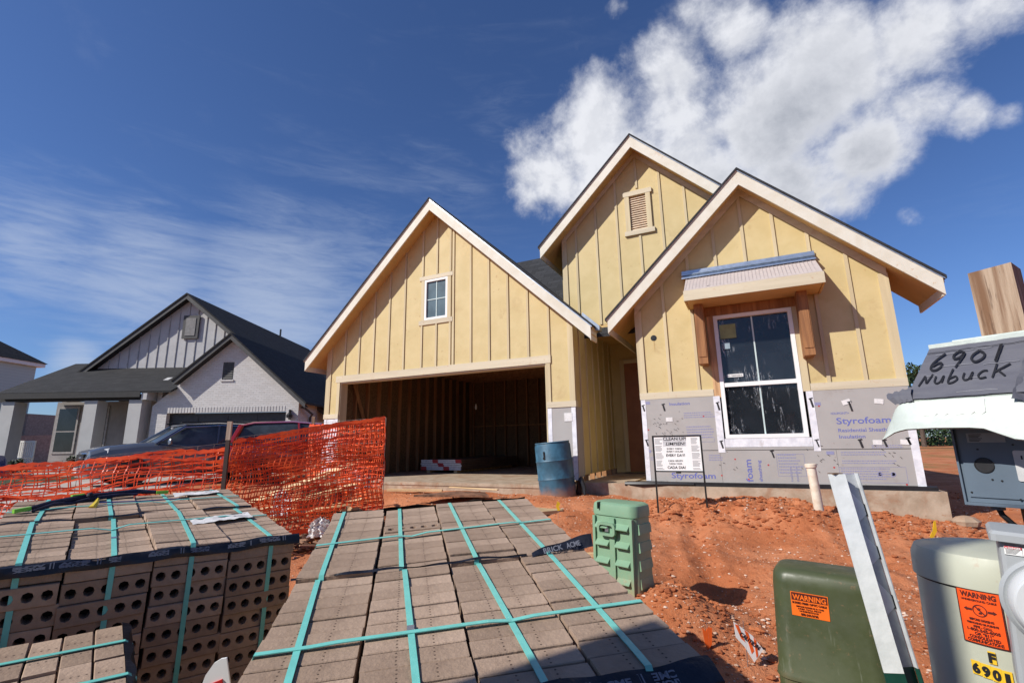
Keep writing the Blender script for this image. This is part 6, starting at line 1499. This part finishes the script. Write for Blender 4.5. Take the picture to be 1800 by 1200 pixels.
# white rocking chair on the porch
rc_ = thing('rocking_chair', 'white slatted rocking chair on the grey neighbour porch', 'rocking chair', tuple(c2w(-20.0, 19.95, -.9)))
def RB(x0, x1, y0, y1, z0, z1, nm): return MB(CF).box(x0, x1, y0, y1, z0, z1).build(nm, white, rc_)
for k in range(7): RB(-20.26+.08*k, -20.215+.08*k, 20.1, 20.13, -.45, .38, 'back_slat')
RB(-20.32, -20.26, 20.1, 20.15, -.9, .45, 'back_post'); RB(-19.70, -19.64, 20.1, 20.15, -.9, .45, 'back_post'); RB(-20.26, -19.70, 20.095, 20.135, .38, .46, 'top_rail')
for k in range(5): RB(-20.30, -19.66, 19.62+.09*k, 19.70+.09*k, -.48, -.455, 'seat_slat')
for x in (-20.32, -19.70): RB(x, x+.05, 19.6, 19.65, -.88, -.25, 'front_leg'); RB(x-.01, x+.07, 19.55, 20.1, -.25, -.22, 'armrest'); MB(CF).tube([(x+.02, 19.4, -.82), (x+.02, 19.75, -.89), (x+.02, 20.1, -.88), (x+.02, 20.45, -.80)], .022, 6).build('rocker', white, rc_)

# ------------------------------------------------------------------ foliage
leafm = mat('dark_leaves', (.045, .075, .02), .6, .4, 3, col2=(.02, .035, .012), extra='perobj'); barkm = mat('tree_bark', (.11, .08, .06), .9, .3, 8)
def crown_mesh(rx, rz, n, ls, seed):
    rng = random.Random(seed); mb_ = MB(); cl = [(rng.gauss(0, .42)*rx, rng.gauss(0, .42)*rx, rng.uniform(-.9, 1)*rz*(1), rng.uniform(.25, .45)*rx) for _ in range(16)]
    for _ in range(n):
        c_ = rng.choice(cl); v = Vector((rng.gauss(0, 1), rng.gauss(0, 1), rng.gauss(0, 1))).normalized()*c_[3]*rng.uniform(.5, 1.1); p = Vector(c_[:3])+v
        a = Vector((rng.gauss(0, 1), rng.gauss(0, 1), rng.gauss(0, 1))).normalized()*ls; b_ = a.orthogonal().normalized()*ls*.6
        mb_.add([tuple(p-a), tuple(p+b_), tuple(p+a), tuple(p-b_)], [(0, 1, 2, 3)])
    return mb_
crowns = [crown_mesh(1.9, 2.4, 1500, .16, s).mesh('crown', leafm) for s in (1, 2, 3)]
tm = MB().tube([(0, 0, -.3), (.05, 0, 1.5), (0, .05, 3.2), (.05, 0, 4.6)], [.16, .13, .09, .04], 8)
for a in (0, 2.1, 4.2): tm.tube([(0, 0, 2.4), (math.cos(a)*.9, math.sin(a)*.9, 3.6)], [.06, .02], 5)
trunk_me = tm.mesh('trunk', barkm, True)
def tree(x, d, s, lab, k, sz=1.0):
    p = c2w(x, d, GC(x, d)); r = thing('tree', lab, 'tree', p, Matrix.Rotation(k*1.3, 4, 'Z') @ Matrix.Scale(s, 4), 'trees beyond the building lots')
    o = bpy.data.objects.new('trunk', trunk_me); C.objects.link(o); o.parent = r
    o = bpy.data.objects.new('crown', crowns[k % 3]); C.objects.link(o); o.parent = r; o.location = (0, 0, 3.4); o.scale = (1, 1, sz)
tree(36.6, 44, 1.24, 'tall dark tree showing past the right wall of the yellow house', 0, .95)
rng = random.Random(77)
spots = [(38, 52), (41, 50), (43, 54), (45.5, 51), (48, 55), (50, 52), (52.5, 56), (55, 52), (58, 55), (60, 51), (46, 60), (54, 61)]
for k, (x, d) in enumerate(spots[:5]): tree(x, d, .62*rng.uniform(.85, 1.2), ('leftmost low tree of the far tree line, nearest the yellow house wall', 'low tree of the far line, second from the yellow house wall', 'low dark tree of the far line just left of the thin white post', 'low dark tree of the far line right behind the thin white post', 'low dark tree of the far line just right of the thin white post')[k] if k < 5 else 'dark low tree of the far tree line hidden behind the grey power box', k+1, .8)
ul = MB()
for _ in range(5200):
    x = rng.uniform(34, 66); d = rng.uniform(47, 52); p = c2w(x, d, GC(x, d)+rng.random()**1.4*1.6); a = Vector((rng.gauss(0, 1), rng.gauss(0, 1), rng.gauss(0, 1))).normalized()*.16; b_ = a.orthogonal()*.7
    ul.add([tuple(p-a), tuple(p+b_), tuple(p+a), tuple(p-b_)], [(0, 1, 2, 3)])
tag(ul.build('undergrowth', leafm, kind='stuff'), 'dense dark undergrowth along the far tree line', 'undergrowth')
x, d = 46.2, 46; solo(MB(CF).box(x-.15, x+.15, d-.15, d+.15, -.9, 1.6), 'white_post', white, 'thin white post before the far tree line', 'post')
bush_me = crown_mesh(.45, .3, 420, .06, 9).mesh('leaves', leafm)
for k, (x, d, s, lab) in enumerate(((-19.9, 18.7, .9, 'dark shrub at the left foot of the neighbour porch'), (-18.9, 18.8, .75, 'small dark shrub below the porch window'), (-16.6, 18.8, 1.0, 'round dark shrub between the porch columns'), (-20.9, 18.4, 1.1, 'broad dark shrub at the left end of the neighbour porch'))):
    p = c2w(x, d, -.7); r = thing('shrub', lab, 'shrub', p, Matrix.Scale(s, 4), 'shrubs by the neighbour porch'); o = bpy.data.objects.new('leaves', bush_me); C.objects.link(o); o.parent = r; o.location = (0, 0, .25)

# ------------------------------------------------------------------ cars
tyre = mat('tyre_rubber', (.02, .02, .02), .8); rimm = mat('alloy_rim', (.5, .5, .52), .3, metal=.9); chrome = mat('chrome_trim', (.75, .75, .77), .12, .02, metal=1.0)
lampm = mat('lamp_lens', (.65, .68, .70), .1); redlamp = mat('red_lamp_lens', (.45, .01, .01), .2)
def car(name, label, cat, x, d, ang, paint, prof, gh, L, W, kind='suv'):
    g = -.925; p = c2w(x, d, g); r = thing(name, label, cat, p, CF @ Matrix.Rotation(ang, 4, 'Z')); Wm = parent_world(r); hw = W/2
    # prof: (x, ztop, half width factor); body lofted nose to tail
    rings = []
    for xx, zt_, f_, zb_ in prof:
        w_ = hw*f_; zm_ = zb_+(zt_-zb_)*.55
        rings.append([(xx, -w_*.92, zb_), (xx, -w_*.99, zb_+.12), (xx, -w_, zm_), (xx, -w_*.97, zt_-.10), (xx, -w_*.86, zt_-.015), (xx, -w_*.5, zt_+.012), (xx, 0, zt_+.018), (xx, w_*.5, zt_+.012), (xx, w_*.86, zt_-.015), (xx, w_*.97, zt_-.10), (xx, w_, zm_), (xx, w_*.99, zb_+.12), (xx, w_*.92, zb_)])
    MB(Wm).loft(rings).build('body', paint, r, True)
    rings = []
    for xx, zb_, zt_, wf_ in gh:
        wb, wt = hw*.90, hw*wf_; rings.append([(xx, -wb, zb_), (xx, -wt-.03*0, zb_+(zt_-zb_)*.85), (xx, -wt*.9, zt_), (xx, 0, zt_+.012), (xx, wt*.9, zt_), (xx, wt, zb_+(zt_-zb_)*.85), (xx, wb, zb_)])
    MB(Wm).loft(rings).build('glasshouse', glassc, r, True)
    return r, Wm, hw
greyp = mat('slate_car_paint', (.13, .14, .16), .32, .05, 2, metal=.5, coat=.8); redp = mat('red_car_paint', (.30, .012, .015), .28, .05, 2, coat=.8)
def wheels(r, Wm, hw, xs, rad=.37):
    for xx in xs:
        for s in (-1, 1):
            M = Wm @ Matrix.Translation((xx, s*(hw-.12), rad)) @ Matrix.Rotation(R_(90)*-s, 4, 'X')
            o = MB(M).lathe([(rad*.62, -.1), (rad*.95, -.11), (rad, -.07), (rad, .09), (rad*.95, .125), (rad*.62, .12)], 28).build('wheel', tyre, r, True)
            MB(M).lathe([(rad*.60, .05), (rad*.61, .12), (rad*.55, .115), (rad*.2, .10), (.03, .125)], 28).build('rim', rimm, o, True)
ang = R_(180+50)
r, Wm, hw = car('parked_suv', 'dark slate grey sport utility car with chrome grille parked by the neighbour house', 'car', -9.75, 14.8, ang, greyp,
    [(2.50, .62, .70, .32), (2.42, .92, .84, .24), (2.1, 1.03, .94, .22), (1.5, 1.10, .98, .22), (1.05, 1.13, 1.0, .22), (0, 1.10, 1.0, .22), (-1.5, 1.14, 1.0, .22), (-2.2, 1.13, .97, .26), (-2.5, 1.08, .90, .32), (-2.58, .7, .80, .36)],
    [(1.12, 1.06, 1.09, .86), (.75, 1.06, 1.36, .80), (.35, 1.06, 1.60, .76), (-.5, 1.06, 1.66, .76), (-1.6, 1.06, 1.64, .75), (-2.15, 1.06, 1.52, .74), (-2.45, 1.06, 1.12, .80)], 5.1, 1.98)
rf = [(xx, z_) for xx, z_ in ((.40, 1.615), (-.5, 1.672), (-1.6, 1.652), (-2.25, 1.50))]
MB(Wm).loft([[(xx, -hw*.70, z_), (xx, -hw*.55, z_+.03), (xx, hw*.55, z_+.03), (xx, hw*.70, z_), (xx, 0, z_-.02)] for xx, z_ in rf]).build('roof', greyp, r, True)
for s in (-1, 1):
    for (xa_, za_), (xb_, zb_), wd in (((1.10, 1.08), (.38, 1.60), .035), ((-.42, 1.08), (-.48, 1.62), .03), ((-1.45, 1.08), (-1.55, 1.62), .03), ((-2.35, 1.10), (-1.95, 1.58), .10)):
        MB(Wm).tube([(xa_, s*hw*.905, za_), ((xa_+xb_)/2, s*hw*.84, (za_+zb_)/2), (xb_, s*hw*.755, zb_)], wd, 6).build('pillar', greyp, r, True)
    MB(Wm).tube([(.95, s*hw*.90, 1.17), (.42, s*hw*.80, 1.55), (-.5, s*hw*.775, 1.615), (-1.55, s*hw*.775, 1.585), (-1.85, s*hw*.82, 1.40), (-1.5, s*hw*.925, 1.165)], .014, 6).build('chrome_window_line', chrome, r, True)
    MB(Wm).tube([(.5, s*hw*.70, 1.69), (-.5, s*hw*.68, 1.735), (-1.7, s*hw*.68, 1.71), (-1.9, s*hw*.70, 1.66)], .018, 6).build('roof_rail', blackm, r, True)
    MB(Wm @ Matrix.Translation((.82, s*(hw+.10), 1.13))).lathe([(.03, -.09), (.09, -.06), (.10, .03), (.05, .09)], 10, None, .6, 1.1).build('mirror', greyp, r, True)
    MB(Wm).loft([[(2.36, s*.55, .82), (2.36, s*.55, .90), (2.34, s*.60, .92)], [(2.10, s*.92, .87), (2.10, s*.92, .97), (2.08, s*.93, .99)]] if s > 0 else [[(2.10, s*.92, .87), (2.10, s*.92, .97), (2.08, s*.93, .99)], [(2.36, s*.55, .82), (2.36, s*.55, .90), (2.34, s*.60, .92)]]).build('headlight', lampm, r)
for z in (.86, .76, .66, .58): MB(Wm).tube([(2.32, -.62, z+.02), (2.46+(.86-z)*.15, -.3, z), (2.50+(.86-z)*.15, 0, z), (2.46+(.86-z)*.15, .3, z), (2.32, .62, z+.02)], .014, 6).build('grille_bar', chrome, r, True)
MB(Wm).box(2.44, 2.50, -.45, .45, .55, .84).build('grille', blackm, r)
MB(Wm @ Matrix.Translation((2.53, 0, .72)) @ Matrix.Rotation(R_(90), 4, 'Y')).box(-.03, .03, -.11, .11, 0, .012).build('badge', chrome, r)
MB(Wm).box(2.50, 2.56, -.24, .24, .38, .50).build('number_plate', white, r)
wheels(r, Wm, hw, (1.55, -1.5))
ang = R_(30)
r, Wm, hw = car('parked_red_car', 'red car with its rear window toward the orange netting, right of the steel fence post', 'car', -6.25, 15.1, ang, redp,
    [(2.3, .62, .78, .32), (2.2, .88, .90, .25), (1.2, 1.02, .98, .23), (.7, 1.08, 1.0, .23), (-1.0, 1.10, 1.0, .24), (-2.0, 1.10, .97, .28), (-2.25, 1.02, .90, .34), (-2.32, .7, .84, .38)],
    [(1.0, 1.02, 1.05, .86), (.2, 1.02, 1.58, .78), (-.6, 1.02, 1.64, .78), (-1.6, 1.02, 1.60, .77), (-1.95, 1.02, 1.48, .77), (-2.15, 1.02, 1.08, .82)], 4.6, 1.90)
MB(Wm).loft([[(xx, -hw*.74, z_-.02), (xx, -hw*.58, z_+.03), (xx, hw*.58, z_+.03), (xx, hw*.74, z_-.02), (xx, 0, z_-.04)] for xx, z_ in ((.2, 1.60), (-.6, 1.665), (-1.6, 1.63), (-2.0, 1.53))]).build('roof', redp, r, True)
for s in (-1, 1):
    for (xa_, za_), (xb_, zb_), wd in (((.95, 1.05), (.20, 1.60), .035), ((-.4, 1.05), (-.45, 1.62), .03), ((-2.12, 1.08), (-1.92, 1.54), .07)):
        MB(Wm).tube([(xa_, s*hw*.90, za_), ((xa_+xb_)/2, s*hw*.85, (za_+zb_)/2), (xb_, s*hw*.77, zb_)], wd, 6).build('pillar', redp, r, True)
    MB(Wm).box(-2.34, -2.28, s*.78-.10, s*.78+.10, .78, .98).build('tail_lamp', redlamp, r)
    MB(Wm @ Matrix.Translation((.75, s*(hw+.08), 1.08))).lathe([(.03, -.08), (.08, -.05), (.09, .03), (.05, .08)], 10, None, .6, 1.1).build('mirror', redp, r, True)
MB(Wm).tube([(-2.16, -.2, 1.12), (-2.06, .25, 1.34)], .010, 5).build('rear_wiper', blackm, r)
MB(Wm).box(-2.36, -2.31, -.26, .26, .55, .68).build('number_plate', white, r)
wheels(r, Wm, hw, (1.4, -1.4), .35)
# small blue car end at the far left edge
r, Wm, hw = car('parked_blue_car', 'dark blue car mostly hidden at the far left edge', 'car', -16.4, 13.0, R_(185), mat('blue_car_paint', (.02, .04, .16), .3, coat=.8),
    [(2.1, .5, .8, .25), (2.0, .72, .92, .2), (1.0, .86, 1, .2), (-1.0, .88, 1, .2), (-2.1, .85, .92, .25), (-2.2, .55, .85, .3)],
    [(1.0, .80, .84, .85), (.3, .80, 1.28, .75), (-.9, .80, 1.30, .75), (-1.7, .80, .88, .82)], 4.4, 1.75)
wheels(r, Wm, hw, (1.35, -1.35), .31)

bpy.data.scenes.remove(TS)
